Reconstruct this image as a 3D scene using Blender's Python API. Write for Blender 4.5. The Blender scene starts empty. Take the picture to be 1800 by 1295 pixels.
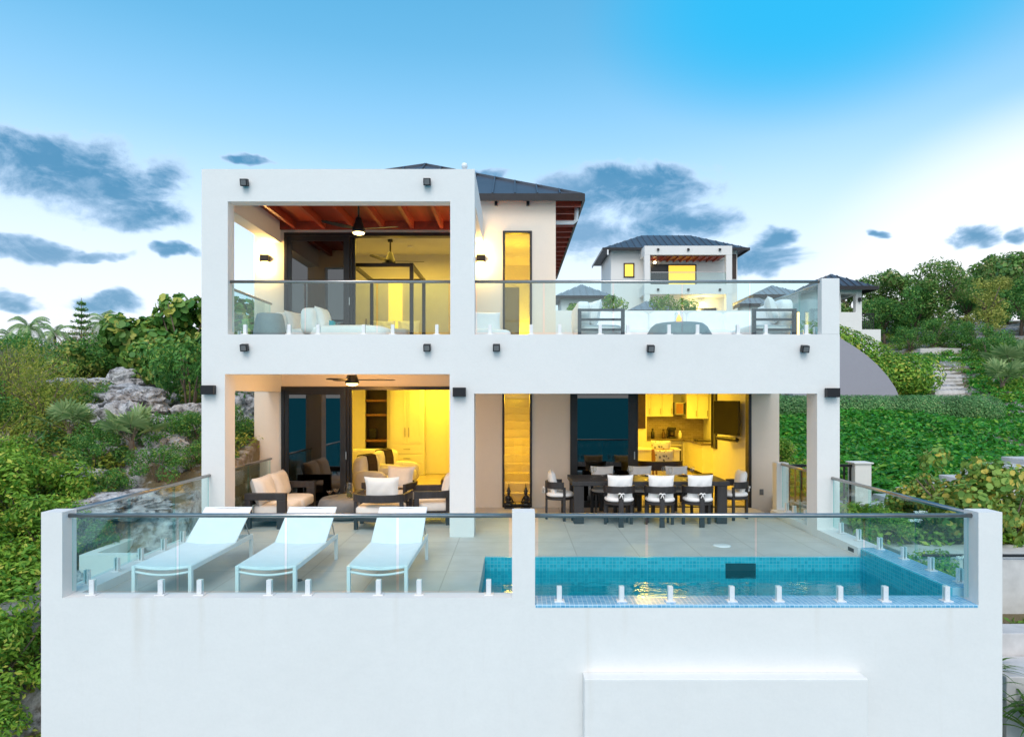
import bpy, bmesh, math, random
import numpy as np
from mathutils import Vector, Matrix, noise
random.seed(7); RNG = np.random.default_rng(7)
R = math.radians; PI = math.pi
SC = bpy.context.scene
COL = SC.collection
CAMZ = 2.3

# ------------------------------------------------------------------ helpers
WM = {}                                    # world matrices of thing Empties
def link(o):
    COL.objects.link(o); return o
def tag(o, label=None, cat=None, group=None, kind=None):
    if label: o['label'] = label
    if cat: o['category'] = cat
    if group: o['group'] = group
    if kind: o['kind'] = kind
    return o
def thing(name, label, cat, loc=(0, 0, 0), rz=0.0, group=None):
    o = link(bpy.data.objects.new(name, None))
    o.empty_display_size = .2
    o.location = loc; o.rotation_euler = (0, 0, rz)
    WM[o.name] = Matrix.Translation(loc) @ Matrix.Rotation(rz, 4, 'Z')
    return tag(o, label, cat, group)
def copy_tree(o, parent=None):
    c = o.copy(); COL.objects.link(c); c.parent = parent
    for ch in list(o.children): copy_tree(ch, c)
    return c
def place(o, loc, rz=0, label=None, group=None, s=None):
    o.location = loc; o.rotation_euler = (0, 0, rz)
    if label: o['label'] = label
    if group: o['group'] = group
    if s is not None: o.scale = (s, s, s) if isinstance(s, (int, float)) else s
    return o
def root_of(o):
    while o.parent is not None: o = o.parent
    return o

class MB:
    def __init__(self): self.v = []; self.f = []; self.M = Matrix.Identity(4)
    def add(self, vs, fs):
        b = len(self.v); M = self.M
        self.v += [tuple(M @ Vector(p)) for p in vs]
        self.f += [tuple(i + b for i in q) for q in fs]; return self
    def box(self, x0, y0, z0, x1, y1, z1):
        return self.add([(x0,y0,z0),(x1,y0,z0),(x1,y1,z0),(x0,y1,z0),(x0,y0,z1),(x1,y0,z1),(x1,y1,z1),(x0,y1,z1)],
            [(3,2,1,0),(4,5,6,7),(0,1,5,4),(1,2,6,5),(2,3,7,6),(3,0,4,7)])
    def quad(self, a, b, c, d): return self.add([a, b, c, d], [(0, 1, 2, 3)])
    def bar(self, p, q, w, h, up=(0, 0, 1)):       # rectangular bar from p to q; w sideways, h along up
        p, q = Vector(p), Vector(q); d = (q - p).normalized()
        s = d.cross(Vector(up))
        s = s.normalized() if s.length > 1e-5 else Vector((1, 0, 0))
        u = s.cross(d).normalized(); s *= w / 2; u *= h / 2
        return self.add([p-s-u, p+s-u, p+s+u, p-s+u, q-s-u, q+s-u, q+s+u, q-s+u],
            [(3,2,1,0),(4,5,6,7),(0,1,5,4),(1,2,6,5),(2,3,7,6),(3,0,4,7)])
    def tube(self, pts, r, n=10, taper=None):
        pts = [Vector(p) for p in pts]; vs = []; fs = []; m = len(pts)
        prev = None
        for i, p in enumerate(pts):
            d = (pts[min(i+1, m-1)] - pts[max(i-1, 0)]).normalized()
            a = prev if prev is not None else (Vector((0, 0, 1)) if abs(d.z) < .9 else Vector((1, 0, 0)))
            s = d.cross(a).normalized(); u = s.cross(d).normalized(); prev = u
            rr = r if taper is None else r * (1 + (taper - 1) * i / (m - 1))
            vs += [p + (s * math.cos(2*PI*k/n) + u * math.sin(2*PI*k/n)) * rr for k in range(n)]
        for i in range(m - 1):
            for k in range(n):
                fs.append((i*n+k, i*n+(k+1) % n, (i+1)*n+(k+1) % n, (i+1)*n+k))
        fs.append(tuple(range(n-1, -1, -1))); fs.append(tuple((m-1)*n + k for k in range(n)))
        return self.add(vs, fs)
    def band(self, pts, t, h, closed=False):       # vertical strip of thickness t, height h swept along a path
        pts = [Vector(p) for p in pts]; m = len(pts); vs = []; fs = []
        for i, p in enumerate(pts):
            d = pts[(i+1) % m if closed else min(i+1, m-1)] - pts[(i-1) % m if closed else max(i-1, 0)]
            s = Vector((d.y, -d.x, 0)).normalized() * t / 2; u = Vector((0, 0, h / 2))
            vs += [p-s-u, p+s-u, p+s+u, p-s+u]
        for i in range(m if closed else m - 1):
            j = (i + 1) % m
            for k in range(4): fs.append((i*4+k, i*4+(k+1) % 4, j*4+(k+1) % 4, j*4+k))
        if not closed: fs += [(3, 2, 1, 0), tuple((m-1)*4 + k for k in range(4))]
        return self.add(vs, fs)
    def lathe(self, prof, n=24, c=(0, 0, 0), sy=1.0):
        vs = []; fs = []; m = len(prof)
        for r, z in prof:
            vs += [(c[0] + r*math.cos(2*PI*k/n), c[1] + sy*r*math.sin(2*PI*k/n), c[2] + z) for k in range(n)]
        for i in range(m - 1):
            for k in range(n): fs.append((i*n+k, i*n+(k+1) % n, (i+1)*n+(k+1) % n, (i+1)*n+k))
        if prof[0][0] > 1e-4: fs.append(tuple(range(n-1, -1, -1)))
        if prof[-1][0] > 1e-4: fs.append(tuple((m-1)*n + k for k in range(n)))
        return self.add(vs, fs)
    def prism(self, poly, axis, a, b):             # polygon extruded along axis 'x','y','z' between a and b
        n = len(poly)
        def P(q, t): return {'y': (q[0], t, q[1]), 'x': (t, q[0], q[1]), 'z': (q[0], q[1], t)}[axis]
        vs = [P(q, a) for q in poly] + [P(q, b) for q in poly]
        fs = [tuple(range(n)), tuple(range(2*n-1, n-1, -1))] + [(i, i+n, (i+1) % n + n, (i+1) % n) for i in range(n)]
        return self.add(vs, fs)
    def cushion(self, c, s, e=.35, n=16, puff=0.0, corner=0.0):   # rounded box with centre c and size s
        vs = []; fs = []; m = n; k2 = 2 * n
        def p(a, ex): return math.copysign(abs(a) ** ex, a)
        for i in range(m + 1):
            la = -PI/2 + PI * i / m
            for k in range(k2):
                lo = 2 * PI * k / k2
                x = p(math.cos(la), e) * p(math.cos(lo), e); y = p(math.cos(la), e) * p(math.sin(lo), e); z = p(math.sin(la), e)
                if corner:
                    g = corner * (abs(x) * abs(y)) ** 3; x *= 1 + g; y *= 1 + g
                    z *= 1 - .8 * max(abs(x), abs(y)) ** 4 * corner * 5 if corner * 5 < 1 else 1 - .75 * max(abs(x), abs(y)) ** 4
                z *= 1 + puff * (1 - x * x) * (1 - y * y)
                vs.append((c[0] + x * s[0] / 2, c[1] + y * s[1] / 2, c[2] + z * s[2] / 2))
        for i in range(m):
            for k in range(k2): fs.append((i*k2+k, i*k2+(k+1) % k2, (i+1)*k2+(k+1) % k2, (i+1)*k2+k))
        return self.add(vs, fs)
    def pillow(self, c, s, tilt=0, rz=0, sag=.08):  # s = width, height, thickness; stands upright facing -y
        old = self.M
        self.M = old @ Matrix.Translation(c) @ Matrix.Rotation(rz, 4, 'Z') @ Matrix.Rotation(PI/2 + tilt, 4, 'X')
        n = 14; vs = []; fs = []
        for side in (1, -1):
            b = len(vs)
            for i in range(n + 1):
                for j in range(n + 1):
                    u = -1 + 2*i/n; v = -1 + 2*j/n
                    pin = 1 - sag * (1 - u*u) if abs(v) > .0 else 1
                    pin2 = 1 - sag * (1 - v*v)
                    x = u * pin2 * s[0]/2; y = v * (1 - sag * (1 - u*u) * abs(v)) * s[1]/2
                    z = side * s[2]/2 * ((1 - u**4) * (1 - v**4)) ** .5
                    vs.append((x, y, z + .008*math.sin(9*u + 5*v)*(1-u*u)*(1-v*v)))
            for i in range(n):
                for j in range(n):
                    q = (b+i*(n+1)+j, b+(i+1)*(n+1)+j, b+(i+1)*(n+1)+j+1, b+i*(n+1)+j+1)
                    fs.append(q if side > 0 else q[::-1])
        self.add(vs, fs); self.M = old; return self
    def build(self, name, m, parent=None, smooth=False, bevel=0.0, world=False, weld=False):
        vs = self.v
        if parent is not None and world:
            inv = WM[root_of(parent).name].inverted(); vs = [tuple(inv @ Vector(p)) for p in vs]
        me = bpy.data.meshes.new(name); me.from_pydata(vs, [], self.f)
        if weld:
            bm = bmesh.new(); bm.from_mesh(me); bmesh.ops.remove_doubles(bm, verts=bm.verts, dist=1e-4); bm.to_mesh(me); bm.free()
        me.materials.append(m)
        if smooth: me.polygons.foreach_set('use_smooth', [True] * len(me.polygons))
        o = link(bpy.data.objects.new(name, me)); o.parent = parent
        if bevel:
            b = o.modifiers.new('bevel', 'BEVEL'); b.width = bevel; b.segments = 2; b.limit_method = 'ANGLE'
        return o
def arc(cx, cy, r, a0, a1, n, z, ry=None):
    ry = r if ry is None else ry
    return [(cx + r*math.cos(R(a0 + (a1-a0)*i/n)), cy + ry*math.sin(R(a0 + (a1-a0)*i/n)), z) for i in range(n+1)]

# ------------------------------------------------------------------ materials
def nodes(name):
    m = bpy.data.materials.new(name); m.use_nodes = True
    nt = m.node_tree; p = nt.nodes['Principled BSDF']
    return m, nt, p
def N(nt, t, **kw):
    n = nt.nodes.new(t)
    for k, v in kw.items():
        if k.startswith('i_'): n.inputs[k[2:].replace('_', ' ')].default_value = v
        else: setattr(n, k, v)
    return n
def rgb(c): return (c[0], c[1], c[2], 1)
def mix(nt, fac, a, b, mode='MIX'):
    n = nt.nodes.new('ShaderNodeMix'); n.data_type = 'RGBA'; n.blend_type = mode
    for s, v in ((n.inputs[0], fac), (n.inputs[6], a), (n.inputs[7], b)):
        if isinstance(v, bpy.types.NodeSocket): nt.links.new(v, s)
        elif isinstance(v, (int, float)): s.default_value = v
        else: s.default_value = rgb(v)
    return n.outputs[2]
def ramp(nt, fac, stops):
    n = nt.nodes.new('ShaderNodeValToRGB'); e = n.color_ramp.elements
    while len(e) < len(stops): e.new(.5)
    for k, (p, c) in zip(e, stops):
        k.position = p; k.color = rgb(c) if not isinstance(c, (int, float)) else (c, c, c, 1)
    nt.links.new(fac, n.inputs[0]); return n.outputs[0]
def coords(nt, kind='Object', scale=(1, 1, 1), rot=(0, 0, 0)):
    t = nt.nodes.new('ShaderNodeTexCoord'); mp = nt.nodes.new('ShaderNodeMapping')
    mp.inputs['Scale'].default_value = scale; mp.inputs['Rotation'].default_value = rot
    nt.links.new(t.outputs[kind], mp.inputs[0]); return mp.outputs[0]
def noise_tex(nt, vec, scale, detail=4, rough=.55, dist=0):
    n = N(nt, 'ShaderNodeTexNoise'); n.inputs['Scale'].default_value = scale; n.inputs['Detail'].default_value = detail
    n.inputs['Roughness'].default_value = rough; n.inputs['Distortion'].default_value = dist
    nt.links.new(vec, n.inputs['Vector']); return n.outputs['Fac']
def math_n(nt, op, a, b=None, clamp=False):
    n = N(nt, 'ShaderNodeMath', operation=op, use_clamp=clamp)
    for i, v in enumerate((a, b)):
        if v is None: continue
        if isinstance(v, bpy.types.NodeSocket): nt.links.new(v, n.inputs[i])
        else: n.inputs[i].default_value = v
    return n.outputs[0]
def bump(nt, p, h, strength=.2, dist=.01):
    b = N(nt, 'ShaderNodeBump'); b.inputs['Strength'].default_value = strength; b.inputs['Distance'].default_value = dist
    nt.links.new(h, b.inputs['Height']); nt.links.new(b.outputs[0], p.inputs['Normal']); return b
def mat(name, col, rough=.5, metal=0.0, var=.12, scale=6, bmp=0.0, bscale=80, bdist=.004, spec=.5, sheen=0.0, stretch=(1, 1, 1)):
    m, nt, p = nodes(name)
    v = coords(nt, scale=stretch)
    f = noise_tex(nt, v, scale, 5)
    c = mix(nt, ramp(nt, f, [(.3, 0.0), (.7, 1.0)]), [x * (1 - var) for x in col], [min(1, x * (1 + var)) for x in col])
    nt.links.new(c, p.inputs['Base Color'])
    p.inputs['Roughness'].default_value = rough; p.inputs['Metallic'].default_value = metal
    p.inputs['Specular IOR Level'].default_value = spec
    if sheen: p.inputs['Sheen Weight'].default_value = sheen
    if bmp: bump(nt, p, noise_tex(nt, v, bscale, 3), bmp, bdist)
    return m
def emit(name, col, s):
    m, nt, p = nodes(name)
    p.inputs['Base Color'].default_value = rgb(col); p.inputs['Emission Color'].default_value = rgb(col); p.inputs['Emission Strength'].default_value = s
    return m
def schlick(nt, f0, nrm=None):
    lw = N(nt, 'ShaderNodeLayerWeight'); lw.inputs[0].default_value = .5
    if nrm is not None: nt.links.new(nrm, lw.inputs['Normal'])
    return math_n(nt, 'ADD', f0, math_n(nt, 'MULTIPLY', 1 - f0, math_n(nt, 'POWER', lw.outputs['Facing'], 5.0)), True)
def glass(name, tint, f0=.04, rough=.0, refl=1.0, bmp=0.0):
    m, nt, p = nodes(name); nt.nodes.remove(p)
    out = nt.nodes['Material Output']
    t = N(nt, 'ShaderNodeBsdfTransparent'); t.inputs[0].default_value = rgb(tint)
    g = N(nt, 'ShaderNodeBsdfGlossy'); g.inputs['Roughness'].default_value = rough; g.inputs[0].default_value = (refl, refl, refl, 1)
    s = N(nt, 'ShaderNodeMixShader')
    if bmp:
        b = N(nt, 'ShaderNodeBump'); b.inputs['Strength'].default_value = bmp; b.inputs['Distance'].default_value = .02
        nt.links.new(noise_tex(nt, coords(nt), 1.3, 2), b.inputs['Height'])
        nt.links.new(b.outputs[0], g.inputs['Normal'])
    nt.links.new(schlick(nt, f0), s.inputs[0]); nt.links.new(t.outputs[0], s.inputs[1]); nt.links.new(g.outputs[0], s.inputs[2])
    nt.links.new(s.outputs[0], out.inputs[0]); return m
m_teal_dark = mat('dark_teal_plastic', (.006, .06, .08), .3)
def stucco(name, col, stain=0.0, var=.035, streaks=()):
    m, nt, p = nodes(name)
    v = coords(nt)
    f = noise_tex(nt, v, .9, 6, .6)
    c = mix(nt, f, [x * (1 - var) for x in col], [min(.95, x * (1 + var)) for x in col])
    f2 = noise_tex(nt, v, 7, 4, .7)
    c = mix(nt, ramp(nt, f2, [(.35, .10), (.6, 0.0)]), c, [x * .86 for x in col])
    if stain:
        vs = coords(nt, scale=(3.2, 3.2, .16))
        s = ramp(nt, noise_tex(nt, vs, 2.2, 5, .65), [(.60, 0.0), (.80, 1.0)])
        c = mix(nt, math_n(nt, 'MULTIPLY', s, stain), c, (.55, .47, .36))
    f3 = noise_tex(nt, v, 26, 3, .8)
    c = mix(nt, ramp(nt, f3, [(.40, .07), (.55, 0.0)]), c, [x * .80 for x in col])
    if streaks:
        sx = N(nt, 'ShaderNodeSeparateXYZ'); nt.links.new(v, sx.inputs[0]); wob = math_n(nt, 'MULTIPLY', math_n(nt, 'SUBTRACT', noise_tex(nt, coords(nt, scale=(6, 6, 1.2)), 3, 4), .5), .09)
        xx = math_n(nt, 'ADD', sx.outputs[0], wob)
        for x0, wd, zt, ln, op in streaks:
            a = math_n(nt, 'SUBTRACT', 1.0, math_n(nt, 'DIVIDE', math_n(nt, 'ABSOLUTE', math_n(nt, 'SUBTRACT', xx, x0)), wd), True)
            b_ = math_n(nt, 'SUBTRACT', 1.0, math_n(nt, 'DIVIDE', math_n(nt, 'SUBTRACT', zt, sx.outputs[2]), ln), True)
            c = mix(nt, math_n(nt, 'MULTIPLY', math_n(nt, 'MULTIPLY', a, b_), op), c, (.50, .40, .26))
    nt.links.new(c, p.inputs['Base Color'])
    p.inputs['Roughness'].default_value = .88; p.inputs['Specular IOR Level'].default_value = .25
    b = bump(nt, p, noise_tex(nt, v, 130, 4, .7), .35, .004)
    b2 = N(nt, 'ShaderNodeBump'); b2.inputs['Strength'].default_value = .25; b2.inputs['Distance'].default_value = .02
    nt.links.new(noise_tex(nt, v, 4, 3), b2.inputs['Height']); nt.links.new(b2.outputs[0], b.inputs['Normal'])
    return m
def tiles(name, axes, size, c1, c2, mortar, msize=.04, rough=.35, offset=0.0, wide=1.0, var=0.0, bmp=.2):
    m, nt, p = nodes(name)
    t = N(nt, 'ShaderNodeTexCoord'); sp = N(nt, 'ShaderNodeSeparateXYZ'); cb = N(nt, 'ShaderNodeCombineXYZ')
    nt.links.new(t.outputs['Object'], sp.inputs[0])
    nt.links.new(sp.outputs[axes[0]], cb.inputs[0]); nt.links.new(sp.outputs[axes[1]], cb.inputs[1])
    b = N(nt, 'ShaderNodeTexBrick'); b.offset = offset; b.squash = 1
    b.inputs['Scale'].default_value = 1 / size; b.inputs['Brick Width'].default_value = wide; b.inputs['Row Height'].default_value = 1
    b.inputs['Mortar Size'].default_value = msize; b.inputs['Mortar Smooth'].default_value = .1; b.inputs['Bias'].default_value = 0
    b.inputs['Color1'].default_value = rgb(c1); b.inputs['Color2'].default_value = rgb(c2); b.inputs['Mortar'].default_value = rgb(mortar)
    nt.links.new(cb.outputs[0], b.inputs['Vector'])
    c = b.outputs['Color']
    if var:
        f = noise_tex(nt, t.outputs['Object'], 2.5, 6, .65)
        c = mix(nt, ramp(nt, f, [(.35, var), (.65, 0.0)]), c, [x * .72 for x in c1])
    nt.links.new(c, p.inputs['Base Color']); p.inputs['Roughness'].default_value = rough
    bump(nt, p, math_n(nt, 'SUBTRACT', 1.0, b.outputs['Fac']), bmp, .003)
    return m
def leafmat(name, a, b, c=None, cfrac=.0, trans=.30, rough=.5):
    m, nt, p = nodes(name); out = nt.nodes['Material Output']
    g = N(nt, 'ShaderNodeNewGeometry'); rp = g.outputs['Random Per Island']
    col = ramp(nt, rp, [(0, a), (.9 - cfrac, b)] + ([(.93 - cfrac, c), (1, c)] if c else []))
    v = coords(nt)
    big = noise_tex(nt, v, 1.1, 3)
    col = mix(nt, ramp(nt, big, [(.35, 0.0), (.65, .5)]), col, [x * .45 for x in a])
    nt.links.new(col, p.inputs['Base Color']); p.inputs['Roughness'].default_value = rough; p.inputs['Specular IOR Level'].default_value = .35
    t = N(nt, 'ShaderNodeBsdfTranslucent'); nt.links.new(mix(nt, .5, col, b), t.inputs[0])
    s = N(nt, 'ShaderNodeMixShader'); s.inputs[0].default_value = trans
    nt.links.new(p.outputs[0], s.inputs[1]); nt.links.new(t.outputs[0], s.inputs[2]); nt.links.new(s.outputs[0], out.inputs[0])
    return m

WHITE = (.80, .80, .79)
m_wall = stucco('white_stucco', WHITE, .05)
m_front = stucco('front_wall_stucco', WHITE, .10, .05, [(-4.12, .09, .1, 1.0, .20), (-3.95, .05, .1, .7, .10), (-3.42, .05, .1, .9, .13), (-2.75, .04, .1, .7, .06), (-1.3, .05, .1, .6, .10), (1.2, .04, .02, .5, .10), (3.3, .05, .02, .6, .10), (4.75, .06, .02, .6, .12), (.80, .05, -.72, .7, .10)])
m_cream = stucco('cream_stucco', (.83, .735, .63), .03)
m_inner = mat('interior_paint', (.80, .77, .70), .7, var=.02, bmp=.08, bscale=200)
m_ceil = mat('ceiling_paint', (.78, .77, .74), .8, var=.02)
m_dark = mat('dark_aluminium', (.022, .022, .025), .35, .3, var=.2)
m_lampbox = mat('black_lamp_metal', (.014, .014, .017), .45, .3)
m_frame = mat('charcoal_teak', (.030, .028, .030), .5, var=.3, scale=14, stretch=(1, 1, .2), bmp=.1)
m_steel = mat('brushed_steel', (.42, .41, .40), .28, 1.0, var=.08, scale=20)
m_white_metal = mat('white_powder_coat', (.87, .88, .89), .35, var=.03)
m_sling = mat('white_sling_mesh', (.90, .91, .92), .7, var=.03, bmp=.25, bscale=400, bdist=.002)
m_fabric = mat('cream_fabric', (.78, .75, .71), .9, var=.05, bmp=.3, bscale=260, bdist=.003, sheen=.2)
m_fabric_w = mat('white_fabric', (.89, .89, .89), .9, var=.04, bmp=.3, bscale=260, bdist=.003, sheen=.2)
m_grey_table = mat('grey_concrete', (.16, .165, .17), .6, var=.12, scale=9, bmp=.1)
m_drum = mat('grey_drum', (.22, .27, .29), .55, var=.06, scale=9)
m_glass = glass('railing_glass', (.89, .985, .985), .036)
m_glass_edge = glass('edge_glass', (.45, .85, .82), .04)
m_dark_glass = glass('tinted_door_glass', (.03, .032, .035), .10)
m_clear = glass('clear_glass', (.95, .96, .96), .05)
m_winglass = glass('window_glass', (.86, .86, .82), .03)
m_roof = mat('standing_seam_metal', (.115, .12, .14), .42, .5, var=.12, scale=2)
m_roof_far = mat('pale_roof_metal', (.27, .30, .33), .5, .2, var=.12, scale=2)  # lighter grey-blue metal for the distant roofs
m_redwood = mat('red_wood', (.27, .04, .018), .45, var=.3, scale=9, stretch=(1, .12, 1), bmp=.1)
m_redwood2 = mat('red_wood_boards', (.26, .037, .016), .45, var=.25, scale=7, stretch=(1, .15, 1), bmp=.1)
m_tile = tiles('porcelain_paving', (0, 1), .9, (.59, .56, .53), (.56, .53, .505), (.36, .34, .32), .008, .5, 0, 1, .5, .08)
m_floor_in = mat('polished_floor', (.55, .48, .38), .25, var=.06, scale=3)
TA, TB, TMO = (.015, .38, .54), (.04, .50, .66), (.14, .52, .64)
m_pool_xz = tiles('pool_mosaic_upright', (0, 2), .05, TA, TB, TMO, .06, .2)
m_pool_yz = tiles('pool_mosaic_side', (1, 2), .05, TA, TB, TMO, .06, .2)
m_pool_xy = tiles('pool_mosaic_coping', (0, 1), .05, (.09, .36, .62), (.22, .52, .74), (.50, .70, .82), .07, .25)
m_pool_deep = tiles('pool_mosaic_floor', (0, 1), .05, (.03, .55, .60), (.05, .60, .64), (.10, .62, .64), .06, .3)
m_warm_lamp = emit('warm_lamp', (1, .72, .30), 9)
m_warm_soft = emit('warm_lamp_soft', (1, .62, .18), 4)
m_brown = mat('brown_leather', (.10, .055, .03), .45, var=.2)
m_throw = mat('dark_knit_throw', (.030, .016, .015), .95, var=.3, bmp=.4, bscale=120)
m_wood = mat('honey_wood', (.28, .13, .045), .4, var=.2, scale=6, stretch=(1, 1, .15))
m_darkwood = mat('dark_wood', (.035, .018, .012), .4, var=.3, scale=6)
m_cab = mat('white_cabinet_paint', (.80, .78, .72), .4, var=.02)
m_granite = mat('speckled_granite', (.16, .13, .11), .15, var=.7, scale=70)
m_black = mat('black_plastic', (.012, .012, .013), .3, var=.1)
m_stone = mat('pale_paving_stone', (.60, .585, .58), .8, var=.12, scale=5, bmp=.3, bscale=40)
m_bark = mat('grey_bark', (.16, .12, .09), .9, var=.3, scale=12, bmp=.5, bscale=30, bdist=.02)
m_white = mat('white_porcelain', (.85, .85, .84), .2, var=.01)
m_aqua = mat('aqua_cloth', (.02, .38, .50), .9, var=.1)
m_liquor = glass('amber_liquid', (.95, .72, .25), .03)
m_green_g = glass('bottle_glass', (.55, .62, .35), .04)
m_orange = emit('lantern_glow', (1, .35, .06), 2.2)
# tunable light levels
WEST = (.98, 1.02, 1.07); SUN_EL, SUN_ROT, SUN_E = 48, 186, 1.45; EXPO = 0.12
# ------------------------------------------------------------------ terrace, pool, retaining wall
tw = thing('terrace_wall', 'tall smooth white retaining wall with three square posts below the pool terrace', 'wall', (0, 7.45, 0))
MB().box(-5.17, 7.45, -4.2, -.03, 7.66, .105).box(-.03, 7.45, -4.2, .22, 7.68, .105).box(.22, 7.45, -4.2, 5.32, 7.8, .022).build('front_wall', m_front, tw, world=True)
for x0, x1 in ((-5.17, -4.94), (-.03, .22), (5.06, 5.32)):
    MB().box(x0, 7.45, .105 if x1 < 5 else .022, x1, 7.695, 1.04).build('post', m_front, tw, world=True)
MB().box(-5.17, 7.66, -4.2, -4.86, 11.2, .105).box(-5.17, 11.2, -4.2, -5.14, 11.6, -.02).box(-5.17, 11.6, -4.2, -4.86, 14.2, .105).build('side_wall', m_wall, tw, world=True)
MB().box(4.96, 9.87, -4.2, 5.32, 11.2, .12).box(4.96, 7.8, -4.2, 5.32, 9.87, -1.3).box(5.34, 11.2, -4.2, 5.36, 11.6, -.02).box(4.98, 11.6, -4.2, 5.32, 13.3, .105).build('side_wall', m_wall, tw, world=True)
MB().box(.74, 7.262, -4.2, 3.76, 7.449, -.7).build('buttress', m_front, tw, world=True, bevel=.012)
MB().box(5.10, 13.3, -.3, 5.34, 13.52, 1.01).build('post', m_wall, tw, world=True, bevel=.008)
MB().box(4.97, 9.99, .02, 4.957, 10.16, .075).build('drain_slot', m_black, tw, world=True)

tf = MB().box(-4.86, 7.66, -.25, -.43, 14.2, 0).box(-.43, 9.85, -.25, 4.96, 14.2, 0).build('terrace_floor', m_tile)
tag(tf, 'large grey porcelain tiles paving the terrace and covered porch', kind='structure')
fd = MB().lathe([(.06, 0), (.06, .004)], 16).build('floor_drain', m_black); fd.location = (-2.72, 8.55, .001)
tag(fd, 'small dark drain cover set in the paving between the sun loungers', 'drain')
cov = MB().lathe([(0, .006), (.13, .006), (.14, 0)], 28).build('skimmer_lid', m_white_metal, smooth=True); cov.location = (3.2, 10.55, .001)
tag(cov, 'round white skimmer lid in the floor tiles behind the pool', 'lid')

po = thing('swimming_pool', 'rectangular plunge pool lined with small blue mosaic tiles', 'pool', (2.2, 8.8, 0))
MB().box(-.43, 9.786, -1.4, 4.96, 9.85, -.002).build('back_tiling', m_pool_xz, po, world=True)
MB().box(4.955, 7.8, -1.3, 5.0, 9.786, .115).build('side_tiling', m_pool_yz, po, world=True)
MB().box(-.47, 7.8, -1.4, -.43, 9.786, -.002).build('side_tiling', m_pool_yz, po, world=True)
MB().box(5.0, 7.8, -.4, 5.322, 9.87, .124).build('side_coping', m_pool_xy, po, world=True, bevel=.01)
MB().box(.222, 7.446, -.004, 5.058, 7.802, .034).build('front_coping', m_pool_xy, po, world=True, bevel=.008)
MB().box(-.43, 7.70, -1.4, -.03, 7.8, .02).box(-.43, 7.66, -1.4, -.05, 7.7, .02).build('front_tiling', m_pool_xz, po, world=True)
MB().box(-.43, 7.8, -1.4, 4.955, 9.786, -1.3).build('basin_floor', m_pool_deep, po, world=True)
MB().box(3.02, 9.778, -.30, 3.45, 9.80, -.085).build('skimmer_mouth', m_teal_dark, po, world=True)
mw, nt, p = nodes('pool_water'); nt.nodes.remove(p); out = nt.nodes['Material Output']
t = N(nt, 'ShaderNodeBsdfTransparent'); t.inputs[0].default_value = (.26, .88, .90, 1)
g = N(nt, 'ShaderNodeBsdfGlossy'); g.inputs['Roughness'].default_value = .02
s = N(nt, 'ShaderNodeMixShader')
b = N(nt, 'ShaderNodeBump'); b.inputs['Strength'].default_value = .32; b.inputs['Distance'].default_value = .03
nt.links.new(noise_tex(nt, coords(nt, scale=(1, 1.6, 1)), 3.2, 3, .5, .6), b.inputs['Height'])
nt.links.new(b.outputs[0], g.inputs['Normal']); nt.links.new(schlick(nt, .02, b.outputs[0]), s.inputs[0]); nt.links.new(t.outputs[0], s.inputs[1]); nt.links.new(g.outputs[0], s.inputs[2]); nt.links.new(s.outputs[0], out.inputs[0])
MB().quad((-.43, 7.8, -.19), (4.955, 7.8, -.19), (4.955, 9.786, -.19), (-.43, 9.786, -.19)).build('water', mw, po, world=True)

le = thing('utility_enclosure', 'low white utility enclosure with a dark recess outside the side railing', 'enclosure', (-5.55, 10.5, -.6))
MB().box(-6.0, 9.4, -1.6, -5.21, 9.55, .12).box(-6.0, 9.55, -1.6, -5.85, 12.2, .12).box(-5.85, 12.05, -1.6, -5.21, 12.2, .12).box(-5.85, 9.55, -1.6, -5.21, 12.05, -.05).build('wall', m_wall, le, world=True)
MB().box(-5.8, 10.6, -.045, -5.3, 11.9, -.01).build('dark_recess_panel', m_black, le, world=True)  # black panel paints in the darkness of the open recess

# ------------------------------------------------------------------ the house
H = thing('villa', 'large white two storey villa with covered porch, upper balcony and dark hip roof', 'house', (0, 14.2, 0))
def hp(mb, name, m, **k): return mb.build(name, m, k.pop('parent', H), world=True, **k)
# front frame
for x0, x1, z1 in ((-5.14, -4.757, 2.67), (-1.07, -.67, 2.67), (4.96, 5.33, 2.35)): hp(MB().box(x0, 11.2, 0 if x0 > -5 else -4, x1, 11.6, z1), 'column', m_wall)
hp(MB().box(-5.14, 11.2, 2.67, -.67, 11.55, 3.32).box(-.67, 11.2, 2.35, 5.33, 11.55, 3.32), 'facade_band', m_wall)
for x0, x1 in ((-5.14, -4.71), (-1.06, -.66)): hp(MB().box(x0, 11.2, 3.32, x1, 11.46, 5.5), 'column', m_wall)
hp(MB().box(5.035, 11.2, 3.32, 5.33, 11.36, 4.24), 'parapet_post', m_wall, bevel=.008)
hp(MB().box(-5.14, 11.2, 5.5, -.66, 11.45, 6.03), 'roof_beam', m_wall)
hp(MB().box(-5.14, 11.45, 5.5, -4.87, 14.2, 6.03), 'roof_beam', m_wall)
hp(MB().box(-.93, 11.45, 5.5, -.66, 14.2, 6.03), 'roof_beam', m_wall)
hp(MB().box(-4.87, 11.45, 5.95, -.93, 14.2, 6.02), 'balcony_roof', m_wall)
hp(MB().box(-4.87, 11.45, 5.93, -.93, 14.2, 5.948), 'board_ceiling', m_redwood2)
for k in range(6): hp(MB().box(-4.60 + .61*k, 11.45, 5.78, -4.53 + .61*k, 14.14, 5.93), 'ceiling_beam', m_redwood)
hp(MB().box(-4.87, 14.14, 5.76, -.93, 14.199, 5.93), 'ledger', m_redwood)
hp(MB().box(-5.14, 11.55, 2.95, 5.33, 14.2, 3.18), 'balcony_slab', m_ceil)
hp(MB().box(-5.13, 11.55, 3.18, 5.32, 14.2, 3.2), 'balcony_floor', m_tile)
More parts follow.
